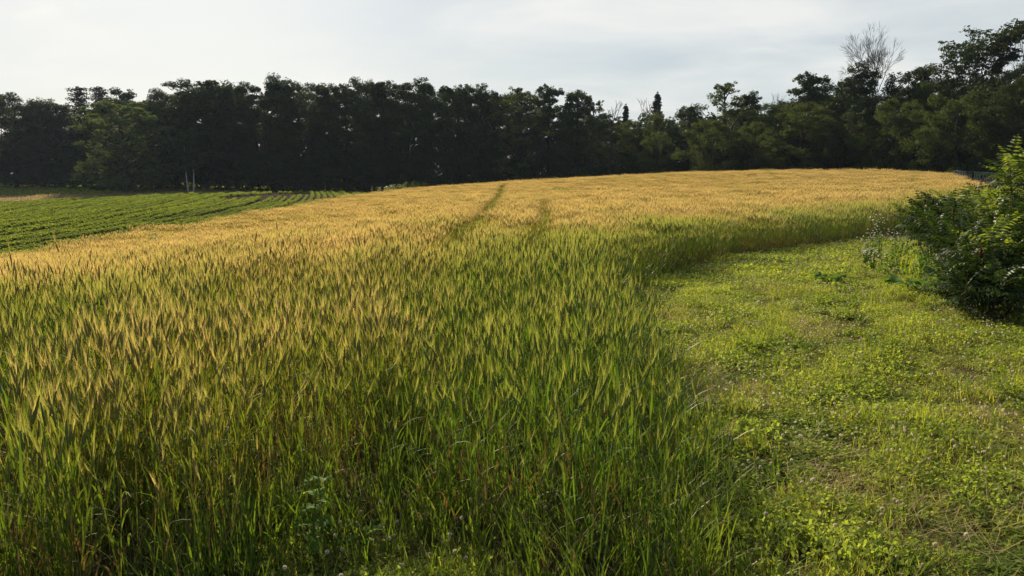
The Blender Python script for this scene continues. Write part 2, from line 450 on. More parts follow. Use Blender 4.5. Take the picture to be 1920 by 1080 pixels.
def tubes(g, A, B, ra, rb, mat, sides=3):
    """straight tapered tubes from A to B"""
    A, B = np.asarray(A, float).reshape(-1, 3), np.asarray(B, float).reshape(-1, 3)
    D = B - A; Ln = np.linalg.norm(D, axis=1, keepdims=True) + 1e-9; D = D / Ln
    ref = np.where(np.abs(D[:, 2:3]) > .9, np.array([[1., 0, 0]]), np.array([[0, 0, 1.]]))
    U = np.cross(D, ref); U /= np.linalg.norm(U, axis=1, keepdims=True) + 1e-9; Wv = np.cross(D, U)
    ra = np.broadcast_to(np.asarray(ra, float), (len(A),)); rb = np.broadcast_to(np.asarray(rb, float), (len(A),))
    V = np.zeros((len(A), 2, sides, 3))
    for k in range(sides):
        a = 2 * math.pi * k / sides; d = U * math.cos(a) + Wv * math.sin(a)
        V[:, 0, k] = A + d * ra[:, None]; V[:, 1, k] = B + d * rb[:, None]
    idx = np.arange(len(A) * 2 * sides).reshape(len(A), 2, sides)
    F = []
    for k in range(sides):
        k2 = (k + 1) % sides
        F.append(np.stack([idx[:, 0, k], idx[:, 0, k2], idx[:, 1, k2], idx[:, 1, k]], -1))
    g.quads(V.reshape(-1, 3), np.concatenate(F), mat)

def polytube(g, pts, radii, mat, sides=5):
    """a bent tube with shared rings"""
    pts = np.asarray(pts, float); n = len(pts)
    D = np.gradient(pts, axis=0); D /= np.linalg.norm(D, axis=1, keepdims=True) + 1e-9
    ref = np.array([1., 0, 0]) if abs(D[0, 2]) > .8 else np.array([0, 0, 1.])
    V = np.zeros((n, sides, 3))
    for i in range(n):
        u = np.cross(D[i], ref); u /= np.linalg.norm(u) + 1e-9; w = np.cross(D[i], u)
        for k in range(sides):
            a = 2 * math.pi * k / sides
            V[i, k] = pts[i] + (u * math.cos(a) + w * math.sin(a)) * radii[i]
    idx = np.arange(n * sides).reshape(n, sides)
    F = np.stack([idx[:-1], np.roll(idx[:-1], -1, 1), np.roll(idx[1:], -1, 1), idx[1:]], -1).reshape(-1, 4)
    g.quads(V.reshape(-1, 3), F, mat)

# ------------------------------------------------------------------ barley
BM = [M['b_stem'], M['b_leaf'], M['b_ear'], M['b_awn'], M['b_dead']]
def barley_plants(g, r, P, Hs, lod, leanmax=.10):
    """stem, leaves, nodding ear with long awns for every base point P"""
    N = len(P); az = r.uniform(0, 2 * math.pi, N)
    lean = np.abs(r.normal(0, leanmax * .8, N)); curve = np.abs(r.normal(.07, .08, N))
    stem_w = {0: .0035, 1: .005, 2: .010}[lod]
    top = ribbons(g, r, P, az, Hs, lean, curve, np.full(N, stem_w), {0: 4, 1: 2, 2: 1}[lod], 0, taper=.3)
    # leaves
    nl = {0: 4, 1: 2, 2: 0}[lod]
    for k in range(nl):
        f = (.12 + .72 * (k + r.uniform(0, .6, N)) / nl)
        a = lean + curve * f * .5
        B = P + np.stack([np.sin(a) * np.cos(az), np.sin(a) * np.sin(az), np.cos(a)], -1) * (Hs * f)[:, None]
        la = r.uniform(0, 2 * math.pi, N)
        dead = r.uniform(0, 1, N) < (.6, .25, .06, .03)[k]
        for sel, mt in ((~dead, 1), (dead, 4)):
            if sel.sum() == 0: continue
            n2 = int(sel.sum())
            ribbons(g, r, B[sel], la[sel], r.uniform(.13, .24, n2), r.uniform(.1, .4, n2), r.uniform(.1, 1.5, n2),
                    np.full(n2, {0: .009, 1: .013, 2: .02}[lod]), {0: 4, 1: 2, 2: 1}[lod], mt, r.uniform(-.6, .6, n2))
    # ear
    ea = az + r.normal(0, .4, N); el = r.uniform(.06, .085, N)
    tilt = lean + curve + np.abs(r.normal(.08, .16, N))
    D = np.stack([np.sin(tilt) * np.cos(ea), np.sin(tilt) * np.sin(ea), np.cos(tilt)], -1)
    E = top + D * el[:, None]
    w = {0: .0048, 1: .0065, 2: .0085}[lod]
    if lod == 0:
        Mid = top + D * (el * .4)[:, None]
        tubes(g, top, Mid, .0025, w, 2, 4); tubes(g, Mid, E, w, .0018, 2, 4)
    else:
        tubes(g, top, E, w * .9, w * .5, 2, 3)
    # awns: long bristles fanning up from the whole ear
    na = {0: 16, 1: 7, 2: 4}[lod]; aw = {0: .0010, 1: .0026, 2: .0080}[lod]
    S = np.cross(D, np.array([0.3, .9, .1])); S /= np.linalg.norm(S, axis=1, keepdims=True); Tt = np.cross(D, S)
    vs_, fs_ = [], []
    for k in range(na):
        f = r.uniform(.0, 1, N)[:, None] if lod else np.full((N, 1), k / na) + r.uniform(0, .05, (N, 1))
        B = top + D * el[:, None] * f
        q = r.uniform(0, 2 * math.pi, N)[:, None]
        out = S * np.cos(q) + Tt * np.sin(q)
        sp = r.uniform(.03, .17 if lod == 0 else .24, N)[:, None]
        A = D + out * sp + np.array([0, 0, .08])
        L_ = r.uniform(.075, .12, N)[:, None]
        tip = B + A * L_
        sd = np.cross(A, out + .3 * S); sd /= np.linalg.norm(sd, axis=1, keepdims=True) + 1e-9
        vs_.append(np.stack([B - sd * aw * .5, B + sd * aw * .5, tip], 1))
    V = np.concatenate(vs_).reshape(-1, 3)
    g.tris(V, np.arange(len(V)).reshape(-1, 3), 3)

def build_barley():
    r = np.random.RandomState(11)
    near, mid, far = [], [], []
    for i in range(14):
        g = G(); barley_plants(g, r, np.array([[0, 0, -.01]]), np.array([r.uniform(.56, .70)]), 0); near.append(variant('barley_plant_source', g, BM))
    for i in range(8):
        g = G(); n = 20; c = .3
        P = np.c_[r.uniform(-c / 2 - .02, c / 2 + .02, (n, 2)), np.full(n, -.03)]
        barley_plants(g, r, P, r.normal(.635, .05, n), 1); mid.append(variant('barley_tuft_source', g, BM))
    for i in range(8):
        g = G(); n = 105; c = 1.1
        P = np.c_[r.uniform(-c / 2, c / 2, (n, 2)), np.full(n, -.05)]
        barley_plants(g, r, P, r.normal(.66, .05, n), 2, .08); far.append(variant('barley_patch_source', g, BM))
    def common(x, y):
        d_edge = polydist(x, y, EDGE)
        d = np.hypot(x, y)
        # how green: green near the strip edge and in patches; golden on the hill
        g1 = .12 + .24 * wave(x, y * .7, 5, 21) + .18 * wave(x, y * .6, 1.6, 22)
        band = np.exp(-((y - 9.0) / 5.5) ** 2) * .28 * np.clip((x + 6) / 5, .25, 1)
        g1 = g1 + band + .85 * np.exp(-(d_edge / 2.1) ** 2) * np.clip(x + 1.2, 0, 1) * np.clip((60 - y) / 35, 0.2, 1)
        g1 = g1 - np.clip((y - 22) / 40, 0, .22) + .52 * np.clip((8.5 - y) / 4, 0, 1) * np.clip(1 - .35 * wave(x, y, 1.3, 24), .2, 1.2)
        return d_edge, np.clip(g1, 0, 1)
    def tram(x, y):
        t1 = np.abs(x + .95 - .02 * np.sin(y * .3)) ; t2 = np.abs(x - np.interp(y, [10, 16, 35, 60], [.2, .65, 1.5, 1.9]))
        e1 = (y > 11) & (y < 82); e2 = (y > 10) & (y < 42)
        fade = wave(x, y, 3.1, 55) > -.8
        return ((t1 < .36 + .10 * np.sin(y * 1.3)) & e1) | ((t2 < .26) & e2 & fade)
    def hmod(x, y):
        return 1 + .075 * wave(x, y * .7, 2.4, 31) + .05 * wave(x, y, 7, 32) + .05 * wave(x, y, .8, 33)
    def emit(name, x, y, variants, tiltsd, sc_noise, label, greenbias=0.0):
        n = len(x); z = ground_z(x, y)
        de, gn = common(x, y)
        s = hmod(x, y) * r.normal(1, sc_noise, n)
        if name == 'near': s = s * (1 + .10 * wave(x, y, .7, 35))
        s = s * np.where(de < .25, .82, 1)
        tr = tram(x, y)
        dk = np.clip(wave(x, y * .45, 1.7, 37) - .55, 0, 1) * np.clip((y - 9) / 6, 0, 1)
        s = s * (1 - .30 * dk); gn = np.clip(gn + .8 * dk, 0, 1)
        s = np.where(tr, s * .60, s); gn = np.where(tr, 1.0, gn)
        wind = .07
        rot = np.c_[r.normal(0, tiltsd, n), r.normal(-wind * .6, tiltsd, n), r.uniform(0, 2 * math.pi, n)]
        # euler XYZ applies the spin last, so lean direction is random; add a common lean by shear of the spin-free part
        sc = np.c_[s * r.uniform(.95, 1.05, n), s, s]
        return np.c_[x, y, z], rot, sc, r.randint(0, len(variants), n), np.clip(gn + r.normal(0, .12, n) + greenbias, 0, 1)
    # near: single plants
    A = 17.0 * 12.5
    n = int(A * 430)
    x = r.uniform(-11, 6, n); y = r.uniform(-1, 11.5, n)
    k = inside(x, y, BARLEY) & (np.abs(x) < .72 * np.maximum(y, 0) + 1.8)
    # thin out where the seed drill missed, and toward the strip edge
    de = polydist(x, y, EDGE)
    dens = np.clip(.66 + .48 * wave(x, y, 1.0, 41) + .3 * wave(x, y, .4, 42), .06, 1) * np.clip(.35 + de / .8, 0, 1)
    dens = dens * np.clip((12.5 - y) / 3.5, 0, 1) ** .5 * np.where((y < 4.2) & (x > -1.3), .62, 1)
    k &= r.uniform(0, 1, n) < dens
    x, y = x[k], y[k]
    # plants stand in drill rows
    a = emit('near', x, y, near, .055, .13, '')
    o = scatter('barley', *a[:3], a[3], a[4], near)
    tag(o, 'standing bearded barley with golden awns and green stems nearest the camera', 'barley', kind='stuff')
    print('near barley', len(x))
    # middle
    st = .27
    X, Y = np.meshgrid(np.arange(-30, 20, st), np.arange(8.5, 90, st)); x = X.ravel(); y = Y.ravel()
    x = x + r.uniform(-.1, .1, len(x)); y = y + r.uniform(-.1, .1, len(y))
    ymax = np.where(np.abs(x - .2) < 3.2, 84, 33 + 3 * wave(x, y, 4, 51))
    ymax = np.where(x > 4, np.maximum(ymax, 27), ymax)
    k = inside(x, y, BARLEY) & (y < ymax) & (np.abs(x) < .72 * y + 2) & (r.uniform(0, 1, len(x)) < np.clip((y - 8.5) / 2.5, 0, 1) * np.clip(1.08 + .16 * wave(x, y, 1.6, 43), .5, 1))
    x, y = x[k], y[k]
    a = emit('mid', x, y, mid, .05, .05, '')
    o = scatter('barley', *a[:3], a[3], a[4], mid)
    tag(o, 'green and gold barley of the middle field, crossed by two dark wheel tracks', 'barley', kind='stuff')
    print('mid barley', len(x))
    st = .9
    X, Y = np.meshgrid(np.arange(-25, 48, st), np.arange(27, 106, st)); x = X.ravel(); y = Y.ravel()
    x = x + r.uniform(-.3, .3, len(x)); y = y + r.uniform(-.3, .3, len(y))
    ymin = np.where(np.abs(x - .2) < 2.8, 83, 33 + 3 * wave(x, y, 4, 51)); ymin = np.where(x > 4, np.maximum(ymin, 27), ymin)
    k = inside(x, y, BARLEY) & (y >= ymin - .3)
    x, y = x[k], y[k]
    a = emit('far', x, y, far, .05, .06, '')
    o = scatter('barley', *a[:3], a[3], a[4], far)
    tag(o, 'ripe golden barley on the far rise of the field below the dark trees', 'barley', kind='stuff')
    print('far barley', len(x))
build_barley()

# ------------------------------------------------------------------ mown strip: grass, clover, straw
def clover_leaves(g, r, P, size, mat):
    """three round leaflets on a short stalk at every P (top of stalk)"""
    N = len(P); a0 = r.uniform(0, 6.28, N)
    for k in range(3):
        a = a0 + k * 2.094
        d = np.stack([np.cos(a), np.sin(a), r.uniform(-.35, .9, N)], -1); s = np.stack([-np.sin(a), np.cos(a), r.normal(0, .45, N)], -1)
        S = size[:, None] if hasattr(size, '__len__') else size
        V = np.stack([P, P + d * S * .55 + s * S * .42, P + d * S, P + d * S * .55 - s * S * .42], 1)
        g.quads(V.reshape(-1, 3), np.arange(N * 4).reshape(-1, 4), mat)

def build_strip():
    r = np.random.RandomState(5)
    MS = [M['grass'], M['grass_dry'], M['clover'], M['petal'], M['stalk']]
    def patch(c, nb, nc, nd, hb, wide, seg, csize):
        g = G()
        P = np.c_[r.uniform(-c, c, (nb, 2)), np.full(nb, -.01)]
        ribbons(g, r, P, r.uniform(0, 6.28, nb), np.abs(r.normal(hb, hb * .35, nb)) + .02, r.uniform(0, .5, nb), r.uniform(.2, 1.5, nb), np.full(nb, wide), seg, 0, r.uniform(-.8, .8, nb))
        if nd:
            P = np.c_[r.uniform(-c, c, (nd, 2)), r.uniform(0, .03, nd)]
            ribbons(g, r, P, r.uniform(0, 6.28, nd), r.uniform(.04, .13, nd), r.uniform(.6, 1.5, nd), r.uniform(-.2, .5, nd), np.full(nd, wide * .8), 1, 1)
        if nc:
            P = np.c_[r.uniform(-c, c, (nc, 2)), r.uniform(.01, hb * 1.1, nc)]
            clover_leaves(g, r, P, r.uniform(.8, 1.2, nc) * csize, 2)
        return g
    nearV = [variant('turf_source', patch(.12, 50, 26, 40, .065, .0042, 3, .017), MS) for i in range(4)] + \
            [variant('turf_source', patch(.12, 12, 95, 22, .055, .004, 3, .0175), MS) for i in range(3)] + \
            [variant('turf_source', patch(.12, 22, 6, 90, .05, .0035, 2, .020), MS) for i in range(2)]
    farV = [variant('turf_source', patch(.35, 190, 60, 80, .065, .008, 2, .034), MS) for i in range(3)] + \
           [variant('turf_source', patch(.35, 60, 220, 40, .055, .008, 2, .034), MS) for i in range(2)] + \
           [variant('turf_source', patch(.35, 90, 30, 220, .05, .008, 2, .030), MS) for i in range(1)]
    def pick(x, y, kinds, seed):
        """choose variant group by patchy noise: grass / clover / dry"""
        w1 = 1.2 * wave(x, y, 1.1, seed) + .6 * wave(x, y, .35, seed + 1); w2 = 1.1 * wave(x, y, 1.9, seed + 2) + .6 * wave(x, y, .5, seed + 3)
        w1 = w1 + r.normal(0, .2, len(x)); w2 = w2 + r.normal(0, .3, len(x))
        g_, c_, d_ = kinds
        out = r.randint(g_[0], g_[1], len(x))
        out = np.where(w1 > .35, r.randint(c_[0], c_[1], len(x)), out)
        out = np.where(w2 > .95, r.randint(d_[0], d_[1], len(x)), out)
        return out
    # near turf
    n = 13500
    x = r.uniform(-3.5, 11, n); y = r.uniform(1.5, 12.5, n)
    k = (~inside(x, y, BARLEY)) & (np.abs(x) < .72 * y + 1.5) & (x > -2.2)
    x, y = x[k], y[k]; n = len(x)
    hs = np.clip(.95 + .45 * wave(x, y, .9, 61) + .45 * wave(x, y, .28, 62), .35, 2.3)
    sc = np.c_[np.ones(n), np.ones(n), hs] * r.uniform(.85, 1.2, n)[:, None]
    o = scatter('mown_grass', np.c_[x, y, ground_z(x, y)], np.c_[r.normal(0, .05, (n, 2)), r.uniform(0, 6.28, n)], sc, pick(x, y, ((0, 4), (4, 7), (7, 9)), 70), np.zeros(n), nearV)
    tag(o, 'short mown grass and clover of the strip beside the barley', 'grass', kind='stuff')
    n = 15000
    x = r.uniform(1, 42, n); y = r.uniform(11.5, 60, n)
    keep = r.uniform(0, 1, n) < np.clip(1.25 - y / 50, .25, 1)
    k = keep & (~inside(x, y, BARLEY)) & (x < .72 * y + 3) & (y > 11.5)
    x, y = x[k], y[k]; n = len(x)
    hs = np.clip(1 + .4 * wave(x, y, 1.6, 63), .5, 2)
    sc = np.c_[np.ones(n), np.ones(n), hs] * (r.uniform(.85, 1.2, n) * (1 + np.clip((y - 20) / 30, 0, 1)))[:, None]
    o = scatter('mown_grass', np.c_[x, y, ground_z(x, y)], np.c_[r.normal(0, .04, (n, 2)), r.uniform(0, 6.28, n)], sc, pick(x, y, ((0, 3), (3, 5), (5, 6)), 75), np.zeros(n), farV)
    tag(o, 'sunlit mown grass where the strip bends away behind the sumac', 'grass', kind='stuff')
    # taller grass mixed in the barley foot and along its edge
    TV = []
    for i in range(6):
        g = G(); nb = 9
        P = np.c_[r.normal(0, .025, (nb, 2)), np.full(nb, -.01)]
        ribbons(g, r, P, r.uniform(0, 6.28, nb), r.uniform(.14, .36, nb), r.uniform(.02, .35, nb), r.uniform(.1, 1.1, nb), r.uniform(.004, .009, nb), 5, 0, r.uniform(-.6, .6, nb))
        TV.append(variant('grass_tuft_source', g, [M['grass_tall']]))
    n = 26000
    x = r.uniform(-5, 4, n); y = r.uniform(1.2, 14, n)
    de = polydist(x, y, EDGE); ins = inside(x, y, BARLEY)
    pr = np.where(ins, .50 * np.exp(-(de / .9) ** 2) + .10, .45 * np.exp(-(de / .25) ** 2) + .012 + .05 * (wave(x, y, .8, 81) > .8))
    pr = np.where((y < 3.7) & (x > -1.3) & (x < 1.1), np.maximum(pr, .30), pr)
    k = (r.uniform(0, 1, n) < pr) & (np.abs(x) < .72 * y + 1.0)
    x, y = x[k], y[k]; n = len(x); s = r.uniform(.6, 1.25, n)
    s = np.where(inside(x, y, BARLEY), s * 1.2, s * .75)
    o = scatter('tall_grass', np.c_[x, y, ground_z(x, y)], np.c_[r.normal(0, .08, (n, 2)), r.uniform(0, 6.28, n)], np.c_[s, s, s], r.randint(0, 6, n), np.zeros(n), TV)
    tag(o, 'bright tufts of taller grass along the foot of the barley', 'grass', kind='stuff')
    # loose straw
    g = G(); n = 900
    x = np.r_[r.uniform(-.6, 6, 500), r.normal(1.9, .35, 400)]; y = np.r_[r.uniform(2.6, 9, 500), r.normal(3.7, .3, 400)]
    k = ~inside(x, y, BARLEY); x, y = x[k], y[k]; n = len(x)
    P = np.c_[x, y, ground_z(x, y) + r.uniform(.02, .07, n)]
    ribbons(g, r, P, r.normal(.5, .7, n), r.uniform(.07, .30, n), r.uniform(1.35, 1.65, n), r.normal(0, .15, n), np.full(n, .0032), 3, 0, taper=.2)
    o = link('loose_straw', g.data('loose_straw'), [M['grass_dry']])
    tag(o, 'pale cut straw lying loose on the mown strip', 'straw', kind='stuff')
    # tiny white bloom of clover farther along the strip, beyond the counted heads
    g = G(); n = 17000
    x = r.uniform(1.5, 13, n); y = r.uniform(3.2, 20, n)
    k = (~inside(x, y, BARLEY)) & (wave(x, y, 1.8, 91) > -.25) & (x < .72 * y + 1.5); x, y = x[k], y[k]; n = len(x)
    P = np.c_[x, y, ground_z(x, y) + r.uniform(.06, .12, n)]
    s = r.uniform(.006, .0105, n)
    for q in range(2):
        a = r.uniform(0, 6.28, n); d = np.stack([np.cos(a), np.sin(a), np.zeros(n)], -1) * s[:, None]; u = np.array([[0, 0, 1.]]) * s[:, None]
        g.quads(np.stack([P - u, P + d, P + u, P - d], 1).reshape(-1, 3), np.arange(n * 4).reshape(-1, 4), 0)
    o = link('clover_bloom', g.data('clover_bloom'), [M['petal']])
    tag(o, 'scattered tiny white clover blooms dotting the mown strip', 'clover', kind='stuff')
build_strip()

def build_clover_flowers():
    r = np.random.RandomState(3)
    protos = []
    for q in range(4):
        g = G(); h = r.uniform(.08, .13)
        polytube(g, [(0, 0, -.01), (.004, 0, h * .5), (.01 * (q - 1.5), .005, h)], [.0012, .001, .001], 1, 4)
        c = np.array([.01 * (q - 1.5), .005, h + .005]); n = 46
        for i in range(n):                                   # florets point outward from a ball
            z = 1 - 1.75 * (i + .5) / n; a = i * 2.4; rr = math.sqrt(max(0, 1 - z * z))
            d = np.array([rr * math.cos(a), rr * math.sin(a), z]); s = np.cross(d, (0.1, .2, 1)); s = s / np.linalg.norm(s)
            t = np.cross(d, s); R0 = .0095
            g.quads([c + d * R0 * .4 - s * .0012, c + d * R0 * .4 + s * .0012, c + d * R0 + s * .0022, c + d * R0 - s * .0022], [[0, 1, 2, 3]], 0)
            g.quads([c + d * R0 * .4 - t * .0012, c + d * R0 * .4 + t * .0012, c + d * R0 * .95 + t * .0018, c + d * R0 * .95 - t * .0018], [[0, 1, 2, 3]], 0)
        me = g.data('clover_flower'); me.materials.append(M['petal']); me.materials.append(M['stalk']); protos.append(me)
    spots = []
    while len(spots) < 170:
        u = r.uniform()
        if u < .28: x, y = r.normal(-.5, .35), r.normal(3.3, .3)
        elif u < .55: x, y = r.normal(1.4, .22), r.normal(3.9, .55)
        else:
            y = r.uniform(3.0, 7.5); x = r.uniform(1.2, .70 * y)
        if inside(np.array([x]), np.array([y]), BARLEY)[0] and u > .22: continue
        if y < 2.6 or abs(x) > .7 * y + .2: continue
        spots.append((x, y))
    for i, (x, y) in enumerate(spots):
        o = link('clover_flower', protos[i % 4], None, loc=(x, y, gz(x, y)), rz=r.uniform(0, 6.28), sc=r.uniform(.65, 1.05))
        tag(o, 'small round white clover flower head standing in the grass near the camera', 'clover flower', 'white clover flowers in the grass')
build_clover_flowers()

# ------------------------------------------------------------------ soybeans
def build_soy():
    r = np.random.RandomState(17); V = []
    for i in range(6):
        g = G(); n = 95
        P = np.c_[np.clip(r.normal(0, .065, n), -.13, .13), r.uniform(-.27, .27, n), r.uniform(.04, .27, n)]
        P[:, 2] *= np.clip(1.15 - (P[:, 0] / .22) ** 2, .4, 1)
        clover_leaves(g, r, P, r.uniform(.05, .085, n), 0)
        V.append(variant('soybean_source', g, [M['soy']]))
    pts = []; Ys = np.arange(-2, 130, .42)
    s = np.interp(Ys, [0, 45, 62, 85, 130], [.14, .10, -.05, -.22, -.32]); c = np.cumsum(s) * .42
    c = c - np.interp(60, Ys, c)
    for k in range(-95, 70):
        if k % 14 == 5 : continue
        xs_ = c + k * .76 - 17.3 + .03 * wave(Ys, Ys * 0 + k, 6, 9)
        pts.append(np.c_[xs_, Ys, np.full(len(Ys), k)])
    P = np.concatenate(pts); x, y = P[:, 0], P[:, 1]
    rowf = 1 + .28 * np.sin(P[:, 2] * 12.9898) * np.sin(P[:, 2] * 3.7)
    k = inside(x, y, SOY) & (np.abs(x) < .74 * y + 3)
    bare = (((x + 31) / 5.0) ** 2 + ((y - 101) / 14) ** 2 + .35 * wave(x, y, 5, 3)) < 1
    thin = r.uniform(0, 1, len(x)) < np.clip(.97 + .1 * wave(x, y, 7, 4), .6, 1)
    k &= ~bare & thin
    x, y, rowf = x[k], y[k], rowf[k]; n = len(x)
    sz = rowf * np.clip(1.0 + .15 * wave(x, y, 9, 8) + np.clip((-26 - x) / 14, -.10, .22) + .10 * wave(x, y, 1.6, 12), .5, 1.5)
    sc = np.c_[sz, np.ones(n), sz]
    o = scatter('soybean_crop', np.c_[x, y, ground_z(x, y)], np.c_[np.zeros(n), np.zeros(n), r.choice([0, math.pi], n) + r.normal(0, .08, n)], sc, r.randint(0, 6, n), np.zeros(n), V)
    tag(o, 'low green soybean plants in long curved rows left of the barley', 'soybeans', kind='stuff')
    print('soy', n)
    # meadow grass and pale stubble far left
    g = G(); n = 60000
    x = r.uniform(-150, -38, n); y = r.uniform(128, 196, n)
    k = (np.abs(x) < .75 * y); x, y = x[k], y[k]
    st = (y < 146 + 2.5 * wave(x, y, 20, 2))
    for sel, mt in ((st, 0), (~st, 1)):
        P = np.c_[x[sel], y[sel], ground_z(x[sel], y[sel])]; m_ = len(P)
        ribbons(g, r, P, r.uniform(0, 6.28, m_), r.uniform(.12, .40, m_), r.uniform(0, .4, m_), r.uniform(0, .6, m_), np.full(m_, .09), 1, mt)
    o = link('meadow_grass', g.data('meadow_grass'), [M['grass_dry'], M['grass']])
    tag(o, 'pale stubble strip and shaded green meadow before the far left trees', 'meadow', kind='stuff')
build_soy()

# ------------------------------------------------------------------ trees
def leafcloud(g, r, C, Rc, n, size, mat, flat=1.0, up=.35):
    """n small leaf sprays around each cluster centre C with radius Rc"""
    K = len(C); c = np.repeat(C, n, 0); rr = np.repeat(Rc, n)
    d = r.normal(0, 1, (K * n, 3)); d /= np.linalg.norm(d, axis=1, keepdims=True)
    rad_ = rr * r.uniform(.25, 1.0, K * n) ** .6
    P = c + d * rad_[:, None] * np.array([1, 1, flat])
    nrm = d * .6 + r.normal(0, .6, (K * n, 3)) + np.array([0, 0, up]); nrm /= np.linalg.norm(nrm, axis=1, keepdims=True)
    t = np.cross(nrm, r.normal(0, 1, (K * n, 3))); t /= np.linalg.norm(t, axis=1, keepdims=True); b = np.cross(nrm, t)
    s = (size * r.uniform(.6, 1.3, K * n))[:, None]
    V = np.stack([P - t * s * .6, P - b * s * .33 + nrm * s * .08, P + t * s * .6, P + b * s * .33 + nrm * s * .08], 1)
    g.quads(V.reshape(-1, 3), np.arange(K * n * 4).reshape(-1, 4), mat)

def bent(p, q, r, k=5, amp=.06, sag=0.0):
    p, q = np.asarray(p, float), np.asarray(q, float); L_ = np.linalg.norm(q - p)
    t = np.linspace(0, 1, k)[:, None]; o = r.normal(0, amp * L_, (1, 3)); o2 = r.normal(0, amp * L_ * .5, (1, 3))
    return p + (q - p) * t + o * np.sin(t * math.pi) + o2 * np.sin(t * 2 * math.pi) + np.array([[0, 0, sag * L_]]) * np.sin(t * math.pi)

def broadleaf(seed, H=16., W=9., base=.05, lobes=22, lobr=(1.2, 2.2), clus=20, nleaf=48, lsize=.19, shape='round', ragged=.25, core=34):
    """a broad-leaved tree with height H: returns (wood mesh, crown mesh)"""
    r = np.random.RandomState(seed); wood, crown = G(), G()
    zb = H * base
    lean = r.normal(0, .03, 2)
    trunk = bent((0, 0, -.4), (lean[0] * H, lean[1] * H, H * .86), r, 9, .012)
    polytube(wood, trunk, np.linspace(H * .017, H * .004, 9), 0, 7)
    cents = []; rads = []
    for i in range(lobes):
        f = (i + r.uniform(0, 1)) / lobes; z = zb + (H - zb) * (f ** .85) * .93
        u = (z - zb) / (H - zb)
        if shape == 'round': prof = math.sqrt(max(0.02, 1 - (1.75 * (u - .45)) ** 2)) if abs(u - .45) < .57 else .12
        elif shape == 'tall': prof = .55 + .3 * math.sin(u * math.pi) - .35 * u * u
        elif shape == 'vase': prof = .5 + .42 * u if u < .65 else .77 - (u - .65) * 1.7
        else: prof = .6 + .4 * math.sin(u * 5 + seed) * (1 - u) - .25 * u
        prof = max(.08, prof)
        a = i * 2.4 + r.normal(0, .5); rr = W / 2 * prof * r.uniform(.35, 1.0 + ragged) * .78
        lr = r.uniform(*lobr) * (1 - .35 * u)
        c = np.array([rr * math.cos(a) + lean[0] * z, rr * math.sin(a) + lean[1] * z, z])
        cents.append(c); rads.append(lr)
        tz = max(zb * .8, z - rr * r.uniform(.6, 1.1) - .5); tp = trunk[min(8, int(tz / (H * .86) * 8))].copy(); tp[2] = min(tz, H * .84)
        polytube(wood, bent(tp, c, r, 5, .07, -.05), np.linspace(H * .006, .03, 5), 0, 4)
    C, Rr = [], []
    for c, lr in zip(cents, rads):
        n = clus
        d = r.normal(0, 1, (n, 3)); d[:, 2] = np.abs(d[:, 2]) * .9 - .25; d /= np.linalg.norm(d, axis=1, keepdims=True)
        q = c + d * lr * r.uniform(.55, 1.1, (n, 1)) * np.array([1, 1, .8])
        tubes(wood, np.repeat([c], n, 0), q, .03, .012, 0, 3)
        C.append(q); Rr.append(r.uniform(.22, .52, n) * lr)
    C, Rr = np.concatenate(C), np.concatenate(Rr)
    C[:, 2] = np.minimum(C[:, 2], H - Rr * .6)
    leafcloud(crown, r, C, Rr, nleaf, lsize, 0, .9)
    if core: leafcloud(crown, r, np.array(cents), np.array(rads) * .8, core, lsize * 1.6, 0, .9)
    return wood.data('trunk'), crown.data('crown')

def conifer(seed, H=16., W=5., layered=False):
    r = np.random.RandomState(seed); wood, crown = G(), G()
    polytube(wood, bent((0, 0, -.4), (0, 0, H * .98), r, 8, .006), np.linspace(H * .014, .03, 8), 0, 6)
    z = H * (.35 if layered else .10); C, Rr = [], []
    while z < H * .97:
        u = z / H
        L_ = W / 2 * ((1 - u) ** .75 * 1.05 + .04) if not layered else W / 2 * min(1.0, 1.9 * (1.08 - u)) * r.uniform(.45, 1.1)
        nb = r.randint(5, 8) if not layered else r.randint(3, 6); a0 = r.uniform(0, 6.28)
        for i in range(nb):
            a = a0 + i * 6.283 / nb + r.normal(0, .2); l = max(.25, L_ * r.uniform(.35 if layered else .7, 1.15))
            e = np.array([l * math.cos(a), l * math.sin(a), z + (l * .12 if layered else -l * .28)])
            p = bent((0, 0, z), e, r, 4, .03); polytube(wood, p, np.linspace(.05, .012, 4), 0, 3)
            m = max(2, int(l / .45))
            for j in range(m):
                t = (j + 1) / m; q = np.array((0, 0, z)) + (e - np.array((0, 0, z))) * t
                C.append(q + r.normal(0, .08, 3) * (3 if layered else 1)); Rr.append((.30 if not layered else .95) * (1.15 - .4 * t) + .05)
        z += (.42 if not layered else r.uniform(.9, 1.6)) * (1.1 - .4 * u)
    C.append(np.array([0, 0, H * .98])); Rr.append(.2)
    leafcloud(crown, r, np.array(C), np.array(Rr), 60 if layered else 30, .24, 0, .42 if layered else .5, .2)
    return wood.data('trunk'), crown.data('crown')

